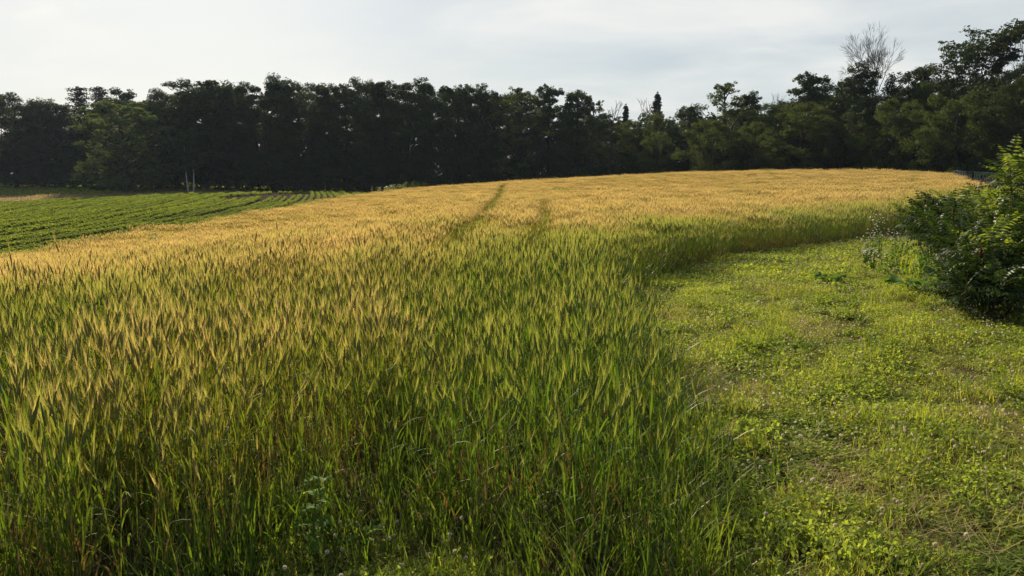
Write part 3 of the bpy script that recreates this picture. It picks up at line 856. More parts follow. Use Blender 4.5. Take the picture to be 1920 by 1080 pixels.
def grown(seed, H=15., spread=.5, depth=6, leaf=0, lsize=.28, r0=.20, first=.42, droop=0, kids=(2, 4), tipr=.018, up=.15):
    """recursively branching tree; leaf sprays per twig if leaf > 0"""
    r = np.random.RandomState(seed); wood, crown = G(), G(); tips = []
    def go(p, d, L_, rr, k):
        q = p + d * L_; m = bent(p, q, r, 5 if k > 2 else 3, .06)
        polytube(wood, m, np.linspace(rr, max(tipr * .7, rr * .68), len(m)), 0, 5 if k > 3 else 3)
        if k <= 1: tips.append(q)
        if k == 0: return
        n = r.randint(kids[0], kids[1] + 1)
        for i in range(n):
            a = i * 6.283 / n + r.uniform(0, 1.5) + k; s = spread * r.uniform(.55, 1.25) * (1 if i else .45)
            u = np.cross(d, (0.2, .4, 1.)); u /= np.linalg.norm(u) + 1e-9; w = np.cross(d, u)
            nd = d * math.cos(s) + (u * math.cos(a) + w * math.sin(a)) * math.sin(s) + np.array([0, 0, up - droop * (1 - k / depth)])
            nd /= np.linalg.norm(nd)
            go(q if i < 2 else p + d * L_ * r.uniform(.5, .95), nd, L_ * r.uniform(.62, .84) * (1.0 if i else 1.1), max(tipr, rr * (.72 if i == 0 else .55)), k - 1)
    L0 = H * (1 - first) * .30
    polytube(wood, bent((0, 0, -.4), (0, 0, H * first), r, 5, .02), np.linspace(r0 * 1.3, r0, 5), 0, 7)
    go(np.array([0, 0, H * first * .99]), np.array([0, 0, 1.]), L0, r0 * .95, depth)
    T = np.array(tips)
    if leaf: leafcloud(crown, r, T, r.uniform(.22, .5, len(T)), leaf, lsize, 0, .5, .6)
    return wood.data('trunk'), (crown.data('crown') if leaf else None)

PRO = {}
def proto(key, fn, lm, bm='bark', **kw):
    w, c = fn(**kw); w.materials.append(M[bm])
    if c is not None: c.materials.append(M[lm])
    zs = np.zeros(len((c or w).vertices) * 3, dtype=np.float32); (c or w).vertices.foreach_get('co', zs); zs = zs.reshape(-1, 3)
    H = float(np.percentile(zs[:, 2], 99.7)); W = float(np.percentile(zs[:, 0], 98) - np.percentile(zs[:, 0], 2))
    PRO[key] = (w, c, H, W)
for i, s in enumerate((101, 102, 103, 104)): proto(f'round{i}', broadleaf, 't_dark', seed=s, lobes=34, W=10)
for i, s in enumerate((111, 112)): proto(f'mid{i}', broadleaf, 't_mid', seed=s, lobes=34, W=10, shape='round', nleaf=40)
for i, s in enumerate((121, 122, 123)): proto(f'tall{i}', broadleaf, 't_dark', seed=s, lobes=30, W=8, shape='tall', lobr=(1., 1.8), ragged=.45, nleaf=42)
proto('vase0', broadleaf, 't_dark', seed=131, lobes=32, W=9, shape='vase', lobr=(.9, 1.6), clus=14, ragged=.3)
proto('airy0', broadleaf, 't_mid', seed=141, lobes=34, W=9, shape='vase', lobr=(.8, 1.5), clus=12, nleaf=24, lsize=.2, ragged=.4, core=10)
proto('airy1', broadleaf, 't_mid', 'bark_grey', seed=142, lobes=30, W=7, shape='tall', lobr=(.8, 1.4), clus=8, nleaf=26, lsize=.22, ragged=.5, core=10)
proto('willow', broadleaf, 't_light', 'bark_grey', seed=151, lobes=80, W=12, shape='round', lobr=(.9, 1.5), clus=12, nleaf=34, lsize=.19, base=.03, ragged=.1, core=20)
proto('spruce', conifer, 't_pine', seed=161, H=16, W=5)
proto('pine', conifer, 't_pine', seed=162, H=18, W=7, layered=True)
proto('bare', grown, None, 'bark', seed=177, H=16, spread=.44, depth=7, r0=.17, first=.40, kids=(2, 4), tipr=.0115, up=.03)
proto('bare1', grown, None, 'bark_grey', seed=175, H=14, spread=.36, depth=5, r0=.13, first=.4, kids=(2, 3), tipr=.018, up=.12)
proto('open', grown, 't_dark', 'bark', seed=182, H=15, spread=.38, depth=6, leaf=6, lsize=.26, r0=.15, first=.18, kids=(2, 4), tipr=.015, up=.12)
proto('open1', grown, 't_dark', 'bark', seed=183, H=15, spread=.30, depth=6, leaf=11, lsize=.26, r0=.15, first=.22, kids=(2, 3), tipr=.015, up=.14)
for i, s in enumerate((191, 192, 193)): proto(f'bush{i}', broadleaf, ('t_mid', 't_dark', 't_mid')[i], seed=s, H=8, W=8, lobes=22, lobr=(1., 1.7), base=.0, clus=20, nleaf=46, lsize=.115, core=90, shape='round')

tr = random.Random(4)
def tree(kind, px, top, wpx, Y, name, label, group=None, trunk_mat=None, rz=None):
    w, c, H0, W0 = PRO[kind]
    x = px_x(px, Y); zb = gz(x, Y); H = py_z(top, Y) - zb; W = wpx / KX * Y
    sz = H / H0; sx = W / W0
    t = empty(name, (x, Y, zb), tr.uniform(0, 6.28) if rz is None else rz, (sx, sx, sz))
    tag(t, label, 'tree', group)
    link('trunk', w, None, t)
    if c is not None: link('crown', c, None, t)
    return t

G1 = 'broadleaf trees along the edge of the wood'
TREES = [
 # kind, px, top, width px, depth, name, label
 ('round0', 28, 176, 120, 176, 'broadleaf_tree', 'dark round-topped tree at the left edge of the photo behind the shaded meadow'),
 ('tall0', 78, 190, 80, 180, 'broadleaf_tree', 'lower dark tree right beside the round tree at the left edge'),
 ('round2', 112, 198, 90, 184, 'broadleaf_tree', 'lowest dark treetop in the dip left of the tall layered pine'),
 ('pine', 158, 163, 66, 172, 'pine_tree', 'tall dark pine with flat layered branches, left one of the pair'),
 ('pine', 196, 163, 64, 178, 'pine_tree', 'tall dark pine with flat layered branches, right one of the pair'),
 ('tall1', 240, 167, 52, 180, 'broadleaf_tree', 'narrow dark tree with a blocky top behind the light green tree'),
 ('willow', 232, 192, 124, 146, 'broadleaf_tree', 'pale green rounded tree standing out before the dark wood on the left'),
 ('mid0', 292, 186, 84, 158, 'broadleaf_tree', 'dull green tree leaning against the right side of the pale green tree'),
 ('round1', 330, 170, 92, 160, 'broadleaf_tree', 'dark tree between the pale green tree and the big domed tree'),
 ('round3', 388, 154, 128, 156, 'broadleaf_tree', 'big dark domed tree above the two white birch trunks'),
 ('round0', 444, 164, 96, 158, 'broadleaf_tree', 'dark round tree just right of the big domed tree'),
 ('tall2', 484, 156, 66, 153, 'broadleaf_tree', 'dark upright tree left of the spiky treetop'),
 ('tall0', 524, 143, 78, 152, 'broadleaf_tree', 'tall dark tree with a spiky top, highest in the left half of the wood'),
 ('round2', 570, 158, 88, 152, 'broadleaf_tree', 'dark tree on the right shoulder of the spiky-topped tree'),
 ('tall1', 612, 158, 72, 150, 'broadleaf_tree', 'dark upright tree above the end of the soybean rows'),
 ('vase0', 648, 163, 74, 150, 'broadleaf_tree', 'dark tree with a loose open top left of the twin round tops'),
 ('round1', 692, 151, 86, 148, 'broadleaf_tree', 'dark round treetop, left of the twin tops above the barley corner'),
 ('round3', 724, 153, 70, 150, 'broadleaf_tree', 'dark round treetop, right of the twin tops above the barley corner'),
 ('tall2', 768, 149, 90, 148, 'broadleaf_tree', 'tall dark tree with a ragged top left of centre in the wood'),
 ('round0', 806, 163, 76, 147, 'broadleaf_tree', 'lower dark tree on the right side of the ragged-topped tree'),
 ('vase0', 860, 160, 92, 146, 'broadleaf_tree', 'dark flat-topped tree with sky showing through its crown'),
 ('tall0', 902, 161, 70, 145, 'broadleaf_tree', 'dark upright tree above the top of the left wheel track'),
 ('round2', 930, 172, 66, 145, 'broadleaf_tree', 'dark round tree sloping down to the airy grey-green tree'),
 ('airy0', 972, 166, 86, 140, 'broadleaf_tree', 'airy grey-green tree with thin twigs near the middle of the wood'),
 ('vase0', 1026, 163, 74, 139, 'broadleaf_tree', 'dark tree with branches spreading like a star, right of the airy tree'),
 ('tall1', 1076, 171, 70, 137, 'broadleaf_tree', 'dark leaning treetop right of the star-like tree'),
 ('airy1', 1108, 182, 56, 134, 'broadleaf_tree', 'thin-leaved pale tree before the wood steps down'),
 ('bare1', 1138, 190, 46, 134, 'bare_tree', 'small leafless tree where the wood steps down right of centre'),
 ('airy1', 1146, 214, 70, 130, 'broadleaf_tree', 'sunlit thin tree lower than its neighbours right of centre'),
 ('spruce', 1171, 199, 26, 150, 'spruce_tree', 'small pointed spruce in the notch of the treeline, left one'),
 ('bare1', 1206, 186, 44, 138, 'bare_tree', 'leafless thin tree between the two pointed spruces'),
 ('spruce', 1229, 177, 34, 144, 'spruce_tree', 'taller pointed spruce in the notch of the treeline, right one'),
 ('mid1', 1192, 226, 84, 132, 'broadleaf_tree', 'low green tree beneath the two pointed spruces'),
 ('mid0', 1240, 214, 60, 126, 'broadleaf_tree', 'small green tree just right of the taller spruce'),
 ('round1', 1294, 200, 84, 120, 'broadleaf_tree', 'dark rounded tree left of the feathery leaning tree'),
 ('airy0', 1358, 156, 92, 118, 'broadleaf_tree', 'feathery green tree rising above the right part of the wood'),
 ('tall2', 1398, 172, 70, 120, 'broadleaf_tree', 'dark tree with a branch reaching out to the right beside the feathery tree'),
 ('bare1', 1436, 176, 40, 124, 'bare_tree', 'faint leafless tree in the gap right of the feathery tree'),
 ('mid1', 1446, 196, 96, 112, 'broadleaf_tree', 'green tree of middle height in the gap right of the feathery tree'),
 ('vase0', 1506, 140, 100, 112, 'broadleaf_tree', 'dark loose-topped tree left of the big bare tree'),
 ('round3', 1560, 150, 96, 110, 'broadleaf_tree', 'dark tree under the left side of the big bare tree'),
 ('tall0', 1604, 120, 82, 108, 'broadleaf_tree', 'dark dense tree hiding the trunk of the big bare tree'),
 ('bare', 1630, 54, 112, 112, 'bare_tree', 'big leafless tree with a rounded fan of twigs against the sky'),
 ('round2', 1694, 128, 98, 104, 'broadleaf_tree', 'dark round tree right of the big bare tree'),
 ('mid0', 1740, 160, 84, 100, 'broadleaf_tree', 'green tree under the left side of the tall open tree'),
 ('open', 1808, 46, 150, 92, 'broadleaf_tree', 'tall open tree with separate leaf clumps showing sky between them'),
 ('open1', 1868, 40, 84, 90, 'broadleaf_tree', 'slender open tree between the tall open tree and the right edge'),
 ('open1', 1914, 20, 90, 86, 'broadleaf_tree', 'tallest dark tree, cut by the right edge of the photo'),
 # lower front rank
 ('bush0', 1340, 226, 120, 108, 'broadleaf_tree', 'bushy green tree in front of the feathery tree'),
 ('bush2', 1412, 232, 90, 106, 'broadleaf_tree', 'low bushy tree just right of the one before the feathery tree'),
 ('mid1', 1500, 196, 118, 100, 'broadleaf_tree', 'broad green tree before the loose-topped tree, its left side lit'),
 ('bush1', 1580, 214, 100, 98, 'broadleaf_tree', 'dark bushy tree below the dense tree and big bare tree'),
 ('bush0', 1664, 188, 118, 92, 'broadleaf_tree', 'rounded green tree with a lit crown right below the big bare tree'),
 ('bush2', 1790, 178, 120, 84, 'broadleaf_tree', 'rounded bushy tree with a lit left edge below the tall open tree'),
 ('round1', 1890, 148, 130, 78, 'broadleaf_tree', 'big bushy tree rising behind the sumac at the right edge'),
 ('bush0', 1232, 250, 76, 118, 'broadleaf_tree', 'small sunlit bushy tree in front of the spruces'),
]
for T_ in TREES: tree(T_[0], T_[1], T_[2], T_[3] * (1.14 if T_[1] < 1120 else 1.0), *T_[4:])
# extra trees inside the wood, seen only between and behind the named ones
def wood_fill():
    kinds = ['round0', 'round1', 'round2', 'round3', 'tall0', 'tall1', 'tall2']
    skyl = [(0, 196), (110, 215), (230, 195), (390, 175), (520, 172), (700, 172), (900, 178), (1020, 188), (1130, 225), (1230, 235), (1300, 226), (1380, 205), (1520, 180), (1700, 168), (1900, 120), (2100, 120)]
    dep = [(0, 190), (400, 166), (900, 156), (1200, 140), (1500, 122), (1800, 104), (2100, 90)]
    px = -160
    while px < 2120:
        top = np.interp(px, *zip(*skyl)) - 7 + tr.uniform(0, 18); Y = np.interp(px, *zip(*dep)) + tr.uniform(-2, 9)
        tree(tr.choice(kinds), px, top, tr.uniform(80, 110), Y, 'woodland_tree', 'dark tree deeper in the wood, half hidden behind the front rank of trees', 'trees standing deeper in the wood')
        px += tr.uniform(38, 54)
wood_fill()
# two white birches
def birch(px, top_trunk, Y, label):
    x = px_x(px, Y); zb = gz(x, Y)
    t = empty('birch_tree', (x, Y, zb)); tag(t, label, 'tree')
    r = np.random.RandomState(int(px)); g = G(); w2 = G(); H = 9.0
    polytube(g, bent((0, 0, -.3), ((-.3 if px < 357 else .45), 0, H), r, 7, .01), np.linspace(.13, .05, 7), 0, 7)
    for i in range(5):
        z = 4.6 + i * .8; a = i * 2.1
        polytube(w2, bent((0, 0, z), (1.4 * math.cos(a), 1.4 * math.sin(a), z + 1.1), r, 4, .04), np.linspace(.05, .015, 4), 0, 4)
    link('trunk', g.data('trunk', True), [M['birch']], t); link('limbs', w2.data('limbs'), [M['bark']], t)
    c = G(); C = np.c_[r.normal(0, 1.2, (46, 2)), r.uniform(4.2, 10.2, 46)]
    leafcloud(c, r, C, r.uniform(.6, 1.0, 46), 90, .3, 0); link('crown', c.data('crown'), [M['t_dark']], t)
birch(351.5, 318, 144, 'birch with straight white trunk at the foot of the wood, left of two')
birch(361, 322, 144.6, 'birch with leaning white trunk at the foot of the wood, right of two')

# dark undergrowth that closes the foot of the wood
def undergrowth():
    r = np.random.RandomState(23); g = G()
    dep = [(-200, 186), (60, 180), (200, 156), (400, 149), (640, 144), (900, 142), (1150, 130), (1300, 114), (1500, 102), (1700, 90), (1900, 78), (2150, 70)]
    C, Rr = [], []
    for k in range(2300):
        px = r.uniform(-220, 2150); Y = np.interp(px, *zip(*dep)) + r.uniform(0, 14) ** 1
        x = px_x(px, Y); hmax = 6.5 + 1.8 * math.sin(px * .021) + 1.5 * math.sin(px * .053)
        z = gz(x, Y) + r.uniform(0, max(1.5, hmax) + (Y - np.interp(px, *zip(*dep))) * .35)
        C.append((x, Y, z)); Rr.append(r.uniform(.9, 1.7))
    leafcloud(g, r, np.array(C), np.array(Rr), 62, .46, 0, .8)
    o = link('woodland_undergrowth', g.data('woodland_undergrowth'), [M['t_dark']])
    tag(o, 'dark tangled undergrowth filling the foot of the wood behind the fields', 'undergrowth', kind='stuff')
undergrowth()

# ------------------------------------------------------------------ sumac shrubs
def pinnate(r, L_=.42, pairs=9, lw=.031, ll=.108):
    """one compound leaf along +X, arching down: vertices and quads"""
    g = G(); n = pairs + 1
    t = np.linspace(0, 1, n + 1); drop = r.uniform(.35, .9)
    X = L_ * t; Z = L_ * (.45 * t - drop * t ** 2)
    sp = np.c_[X, np.zeros_like(X), Z]
    tubes(g, sp[:-1], sp[1:], .0022, .0018, 1, 3)
    for i in range(1, n + 1):
        s = math.sin(math.pi * min(1, .2 + .75 * i / n)) ** .6
        for sgn in ((-1, 1) if i < n else (0,)):
            a = r.normal(1.15, .1) * sgn; l = ll * s * r.uniform(.85, 1.1) * (1 if sgn else .9)
            d = np.array([math.cos(a), math.sin(a), -r.uniform(.15, .55)]); d /= np.linalg.norm(d)
            q = np.cross(d, (0, 0, 1.)); q /= np.linalg.norm(q); up = np.cross(q, d) * .25
            b = sp[i]; w = lw * .5
            V = [b, b + d * l * .4 + (q + up) * w, b + d * l, b + d * l * .4, b + d * l * .4 - (q - up) * w]
            V = [np.asarray(v) for v in V]; V[2] = V[2] - np.array([0, 0, l * .18])
            g.tris(V, [[0, 3, 1], [3, 2, 1], [0, 4, 3], [3, 4, 2]], 0)
    return g
_pr = np.random.RandomState(44)
LEAVES = []
for i in range(7):
    g = pinnate(_pr, _pr.uniform(.34, .48), _pr.randint(7, 9))
    LEAVES.append((np.concatenate(g.v), [f for f in g.q], [f for f in g.t], g))
def place_leaf(G_, k, p, yaw, pitch, s, ml, ms, roll=0.0):
    V, Q, T, g = LEAVES[k]
    m = np.array((Matrix.Rotation(yaw, 3, 'Z') @ Matrix.Rotation(-pitch, 3, 'Y') @ Matrix.Rotation(roll, 3, 'X')))
    W = (V * s) @ m.T + np.asarray(p)
    G_.v.append(W.astype(np.float32))
    for q in Q: G_.q.append(q + G_.n); G_.mq.append(np.full(len(q), ms))
    for t in T: G_.t.append(t + G_.n); G_.mt.append(np.full(len(t), ml))
    G_.n += len(W)

def sumac(x, y, H, spread, seed, label, nstem=7, fruits=4, newleaf=.12):
    r = np.random.RandomState(seed); zb = gz(x, y)
    t = empty('sumac_shrub', (x, y, zb)); tag(t, label, 'shrub', 'sumac shrubs at the right of the strip')
    wood, fol = G(), G(); tips = []
    for i in range(nstem):
        a = i * 6.283 / nstem + r.normal(0, .4); rr = spread * math.sqrt(r.uniform(.05, 1)); h = H * r.uniform(.72, 1.0) * (1 - .25 * (rr / spread) ** 2)
        b0 = np.array([rr * .25 * math.cos(a), rr * .25 * math.sin(a), -.05]); e = np.array([rr * math.cos(a), rr * math.sin(a), h - .12])
        st = bent(b0, e, r, 6, .04); polytube(wood, st, np.linspace(.016, .008, 6), 0, 5); tips.append((e, 1.0))
        for j in range(r.randint(2, 4)):
            k = r.randint(2, 5); q = st[k] + np.array([r.normal(0, .22), r.normal(0, .22), r.uniform(.15, .4)]); q[2] = min(q[2], h)
            polytube(wood, bent(st[k], q, r, 4, .05), np.linspace(.009, .006, 4), 0, 4); tips.append((q, .85))
    for (p, s) in tips:
        nl = r.randint(13, 17); a0 = r.uniform(0, 6.28)
        new = 2 if r.uniform() < newleaf else 0
        for j in range(nl):
            f = j / nl
            pp = p - np.array([0, 0, .30 * f * s]) + r.normal(0, .012, 3)
            place_leaf(fol, r.randint(0, 7), pp, a0 + j * 2.4, r.uniform(.85, 1.15) * (1 - f) - .1 + r.normal(0, .12), s * r.uniform(.75, 1.1), new, 1, r.normal(0, .25))
    link('stem', wood.data('stem', True), [M['sumac_stem']], t)
    link('foliage', fol.data('foliage'), [M['sumac'], M['stalk'], M['sumac_new']], t)
    order = sorted(range(len(tips)), key=lambda k: -tips[k][0][2])
    for k in order[:fruits * 2:2]:
        p, s = tips[k]; g = G(); n = 9
        # cone-shaped fuzzy fruit head: lumpy spindle
        ring = 8; V = []
        for a_ in range(n):
            u = a_ / (n - 1); rr = .026 * math.sin(math.pi * (.08 + .87 * u)) ** .7 * (1.15 - .55 * u)
            for b_ in range(ring):
                an = 6.283 * b_ / ring + a_ * .4; q = rr * r.uniform(.75, 1.2); V.append((q * math.cos(an), q * math.sin(an), u * .15))
        idx = np.arange(n * ring).reshape(n, ring)
        g.quads(V, np.stack([idx[:-1], np.roll(idx[:-1], -1, 1), np.roll(idx[1:], -1, 1), idx[1:]], -1).reshape(-1, 4), 0)
        f = link('fruit_cone', g.data('fruit_cone'), [M['sumac_fruit']], t, loc=tuple(p + np.array([0, 0, .0])))
        f.rotation_euler = (r.normal(0, .15), r.normal(0, .15), 0)
    return t
sumac(7.05, 12.7, 1.60, .60, 1, 'sumac shrub at the left end of the thicket, red fruit cone against the golden barley', 8, 3)
sumac(8.0, 13.4, 1.46, .80, 2, 'sumac shrub at the back, right of the one with the cone against the barley', 8, 3)
sumac(6.45, 11.0, 1.22, .55, 3, 'low sumac shrub in the front left of the thicket above the broad-leaved weeds', 8, 2)
sumac(7.1, 11.3, 1.42, .75, 4, 'sumac shrub in the middle of the thicket with dark glossy leaves', 9, 3)
sumac(6.2, 9.55, 1.30, .60, 5, 'sumac shrub low at the right edge of the photo in front of the tallest one', 8, 2)
sumac(6.8, 10.4, 2.25, .55, 6, 'tallest sumac shrub, its bright yellow-green top at the right edge', 8, 1, .5)
sumac(9.0, 14.2, 1.55, .80, 7, 'farthest sumac shrub, behind the tallest one at the right edge', 7, 2)
sumac(5.5, 8.85, .80, .50, 8, 'shortest sumac shrub, at the right front foot of the thicket', 7, 1, .0)

# ------------------------------------------------------------------ weeds
def broad_leaf(g, p, yaw, pitch, L_, W_, mat, r, lobes=0, curl=.5):
    """one broad leaf, a bent grid with a pointed heart-like outline"""
    n, m = 7, 5; V = np.zeros((n, m, 3)); x = z = 0.0; a = pitch
    for i in range(n):
        u = i / (n - 1)
        w = W_ * .5 * (math.sin(math.pi * min(1, .12 + u * .88)) ** .75)
        if lobes: w *= (.45 + .75 * abs(math.sin(u * math.pi * lobes)))
        for j in range(m):
            v = (j / (m - 1)) * 2 - 1
            V[i, j] = (x, v * w, z + abs(v) * w * .25 + r.normal(0, .004))
        x += math.cos(a) * L_ / n; z += math.sin(a) * L_ / n; a -= curl / n * 2
    c, s = math.cos(yaw), math.sin(yaw); X = V[..., 0] * c - V[..., 1] * s; Y_ = V[..., 0] * s + V[..., 1] * c
    V[..., 0], V[..., 1] = X + p[0], Y_ + p[1]; V[..., 2] += p[2]
    idx = np.arange(n * m).reshape(n, m)
    g.quads(V.reshape(-1, 3), np.stack([idx[:-1, :-1], idx[:-1, 1:], idx[1:, 1:], idx[1:, :-1]], -1).reshape(-1, 4), mat)

def rosette(x, y, nleaf, L_, W_, seed, name, label, mat='weed', pit=(.3, 1.1), stalkh=.15):
    r = np.random.RandomState(seed); t = empty(name, (x, y, gz(x, y))); tag(t, label, 'plant')
    lf, st = G(), G()
    for i in range(nleaf):
        a = i * 2.4 + r.normal(0, .3); p = r.uniform(*pit); s = r.uniform(.6, 1.1); l0 = L_ * s * r.uniform(.3, .8) + stalkh * r.uniform(.2, 1)
        e = np.array([math.cos(a) * math.cos(p), math.sin(a) * math.cos(p), math.sin(p)]) * l0
        polytube(st, bent((0, 0, -.01), e, r, 4, .05), np.linspace(.005, .003, 4), 0, 4)
        broad_leaf(lf, e, a, p * .6, L_ * s, W_ * s, 0, r, curl=r.uniform(.3, 1.1))
    link('stem', st.data('stem'), [M['stalk']], t); link('foliage', lf.data('foliage', True), [M[mat]], t)
    return t
rosette(px_x(1568, 11.6), 11.6, 15, .20, .15, 1, 'burdock_plant', 'leafy dark green weed alone on the mown strip left of the sumac', stalkh=.12)
rosette(px_x(1555, 10.0), 10.0, 8, .10, .08, 2, 'burdock_plant', 'small flat weed on the mown strip just below the leafy dark weed', stalkh=.03, pit=(.1, .5))
rosette(px_x(1718, 11.0), 11.0, 12, .30, .21, 3, 'burdock_plant', 'broad-leaved weed with big bright leaves at the left foot of the thicket', stalkh=.2)
rosette(px_x(1752, 10.4), 10.4, 12, .26, .17, 4, 'burdock_plant', 'broad-leaved weed right of the bright one, in front of the dark hollow', stalkh=.2)
rosette(px_x(1700, 12.2), 12.2, 10, .22, .15, 5, 'burdock_plant', 'broad-leaved weed between the white flowers and the sumac', stalkh=.2)
rosette(px_x(1850, 9.1), 9.1, 11, .26, .16, 6, 'burdock_plant', 'broad-leaved weed in the shade at the lower right of the thicket', stalkh=.12)
rosette(px_x(1655, 12.8), 12.8, 10, .12, .07, 9, 'burdock_plant', 'small leafy weed at the foot of the white-flowered weeds', stalkh=.25, pit=(.6, 1.3))
rosette(px_x(664, 3.25), 3.25, 12, .11, .036, 7, 'dock_plant', 'bright upright leafy weed at the bottom edge left of the clover', mat='lettuce', pit=(.8, 1.4), stalkh=.05)
rosette(px_x(600, 3.3), 3.3, 10, .09, .035, 8, 'dock_plant', 'darker leafy weed at the bottom edge under the tall toothed weed', pit=(.6, 1.3), stalkh=.04)

def tall_weed(x, y, H, seed, label, name='wild_lettuce', lobes=2, L_=.13, W_=.07, mat='lettuce', nl=13):
    r = np.random.RandomState(seed); t = empty(name, (x, y, gz(x, y))); tag(t, label, 'plant'); st, lf = G(), G()
    s = bent((0, 0, -.02), (r.normal(0, .03), 0, H), r, 7, .02); polytube(st, s, np.linspace(.005, .0025, 7), 0, 5)
    for i in range(nl):
        u = .15 + .8 * i / nl; p = s[0] + (s[-1] - s[0]) * u
        broad_leaf(lf, p, i * 2.4 + r.normal(0, .3), r.uniform(.2, .7), L_ * (1.2 - .6 * u), W_ * (1.15 - .5 * u), 0, r, lobes, r.uniform(.4, 1.2))
    link('stem', st.data('stem'), [M['stalk']], t); link('foliage', lf.data('foliage', True), [M[mat]], t)
tall_weed(px_x(556, 3.2), 3.2, .42, 1, 'tall toothed-leaf weed rising in front of the barley at lower left')
tall_weed(px_x(284, 27.5), 27.5, 1.15, 2, 'dark weed sticking up from the barley at the left, beside the soybeans', 'tall_weed', 0, .3, .12, 'weed', 16)
tall_weed(px_x(357, 30), 30, 1.10, 3, 'thin weed tip above the barley, right of the dark weed', 'tall_weed', 0, .25, .08, 'weed', 12)

def daisy_weed(x, y, H, n, seed, label, group='white-flowered weeds beside the sumac'):
    r = np.random.RandomState(seed); t = empty('fleabane_plant', (x, y, gz(x, y))); tag(t, label, 'flowering plant', group)
    st, lf, fl = G(), G(), G()
    for i in range(n):
        a = r.uniform(0, 6.28); h = H * r.uniform(.6, 1); e = np.array([math.cos(a), math.sin(a), 0]) * r.uniform(.02, .22) * H + np.array([0, 0, h])
        s = bent((0, 0, -.02), e, r, 5, .03); polytube(st, s, np.linspace(.003, .0018, 5), 0, 3)
        for k in range(5):
            broad_leaf(lf, s[0] + (e - s[0]) * r.uniform(.1, .8), r.uniform(0, 6.28), .5, .07, .018, 0, r)
        for k in range(r.randint(2, 5)):
            q = e + np.array([r.normal(0, .06), r.normal(0, .06), r.uniform(-.08, .06)]); polytube(st, [e - (0, 0, .08), q], [.0015, .001], 0, 3)
            C = r.uniform(0, 1); nn = 8; R_ = r.uniform(.010, .015); tl = r.normal(0, .35, 2)
            V = [q] + [q + np.array([R_ * math.cos(6.283 * j / nn), R_ * math.sin(6.283 * j / nn), R_ * (tl[0] * math.cos(6.283 * j / nn) + tl[1] * math.sin(6.283 * j / nn)) + .003 * (j % 2)]) for j in range(nn)]
            fl.tris(V, [[0, 1 + j, 1 + (j + 1) % nn] for j in range(nn)], 0)
            fl.tris([q + (0, 0, .006), q + (.005, 0, -.006), q + (-.003, .005, -.006), q + (-.003, -.005, -.006)], [[0, 1, 2], [0, 2, 3], [0, 3, 1]], 0)
    link('stem', st.data('stem'), [M['stalk']], t); link('foliage', lf.data('foliage'), [M['weed']], t); link('blossom', fl.data('blossom'), [M['petal_w']], t)
daisy_weed(px_x(1660, 14.6), 14.6, .88, 14, 1, 'tallest white-flowered weed at the end of the barley wall')
daisy_weed(px_x(1640, 14.2), 14.2, .62, 12, 2, 'white-flowered weed just left of and lower than the tallest one')
daisy_weed(px_x(1690, 14.0), 14.0, .66, 10, 3, 'white-flowered weed between the tallest one and the sumac')
daisy_weed(px_x(1648, 12.9), 12.9, .40, 12, 4, 'short white-flowered weed in front of the others on the mown strip')
daisy_weed(px_x(1632, 13.6), 13.6, .34, 10, 5, 'shortest white-flowered weed at the left end of its group')

# brown tangle of dead stalks under the sumac
def dead_tangle(px, Y, seed, label, n=150, s=.45):
    r = np.random.RandomState(seed); x = px_x(px, Y); g = G()
    P = np.c_[r.normal(0, s * .45, (n, 2)), r.uniform(-.02, .15, n)]
    ribbons(g, r, P, r.uniform(0, 6.28, n), r.uniform(.25, .75, n), r.uniform(.1, .9, n), r.uniform(.2, 1.6, n), np.full(n, .006), 6, 0, taper=.6)
    o = link('dead_weed', g.data('dead_weed'), [M['dry_twig']], loc=(x, Y, gz(x, Y))); tag(o, label, 'dead plant')
dead_tangle(1835, 9.9, 1, 'brown tangle of dead stalks in the middle of the thicket front')
dead_tangle(1885, 8.9, 2, 'grey-brown dead stalks low at the right edge under the sumac')
dead_tangle(1765, 10.9, 3, 'small brown tuft of dead stalks behind the broad-leaved weeds', 70, .25)

def low_growth():
    r = np.random.RandomState(8); g = G(); n = 420
    x = r.uniform(5.0, 9.5, n); y = r.uniform(8.6, 15, n)
    k = (x > np.interp(y, [8.6, 9.5, 11, 13, 15], [5.35, 5.5, 5.9, 6.4, 7.1])); x, y = x[k], y[k]
    C = np.c_[x, y, ground_z(x, y) + r.uniform(.02, .30, len(x))]
    leafcloud(g, r, C, r.uniform(.10, .22, len(x)), 26, .055, 0, .8)
    P = np.c_[x, y, ground_z(x, y)]; m_ = len(P); P = np.repeat(P, 14, 0) + np.r_['1', r.normal(0, .12, (m_ * 14, 2)), np.zeros((m_ * 14, 1))]
    ribbons(g, r, P, r.uniform(0, 6.28, len(P)), r.uniform(.15, .5, len(P)), r.uniform(0, .5, len(P)), r.uniform(.2, 1.3, len(P)), np.full(len(P), .006), 4, 1)
    o = link('ground_cover', g.data('ground_cover'), [M['weed'], M['grass']])
    tag(o, 'shaded low weeds and grass filling the foot of the sumac thicket', 'ground cover', kind='stuff')
low_growth()

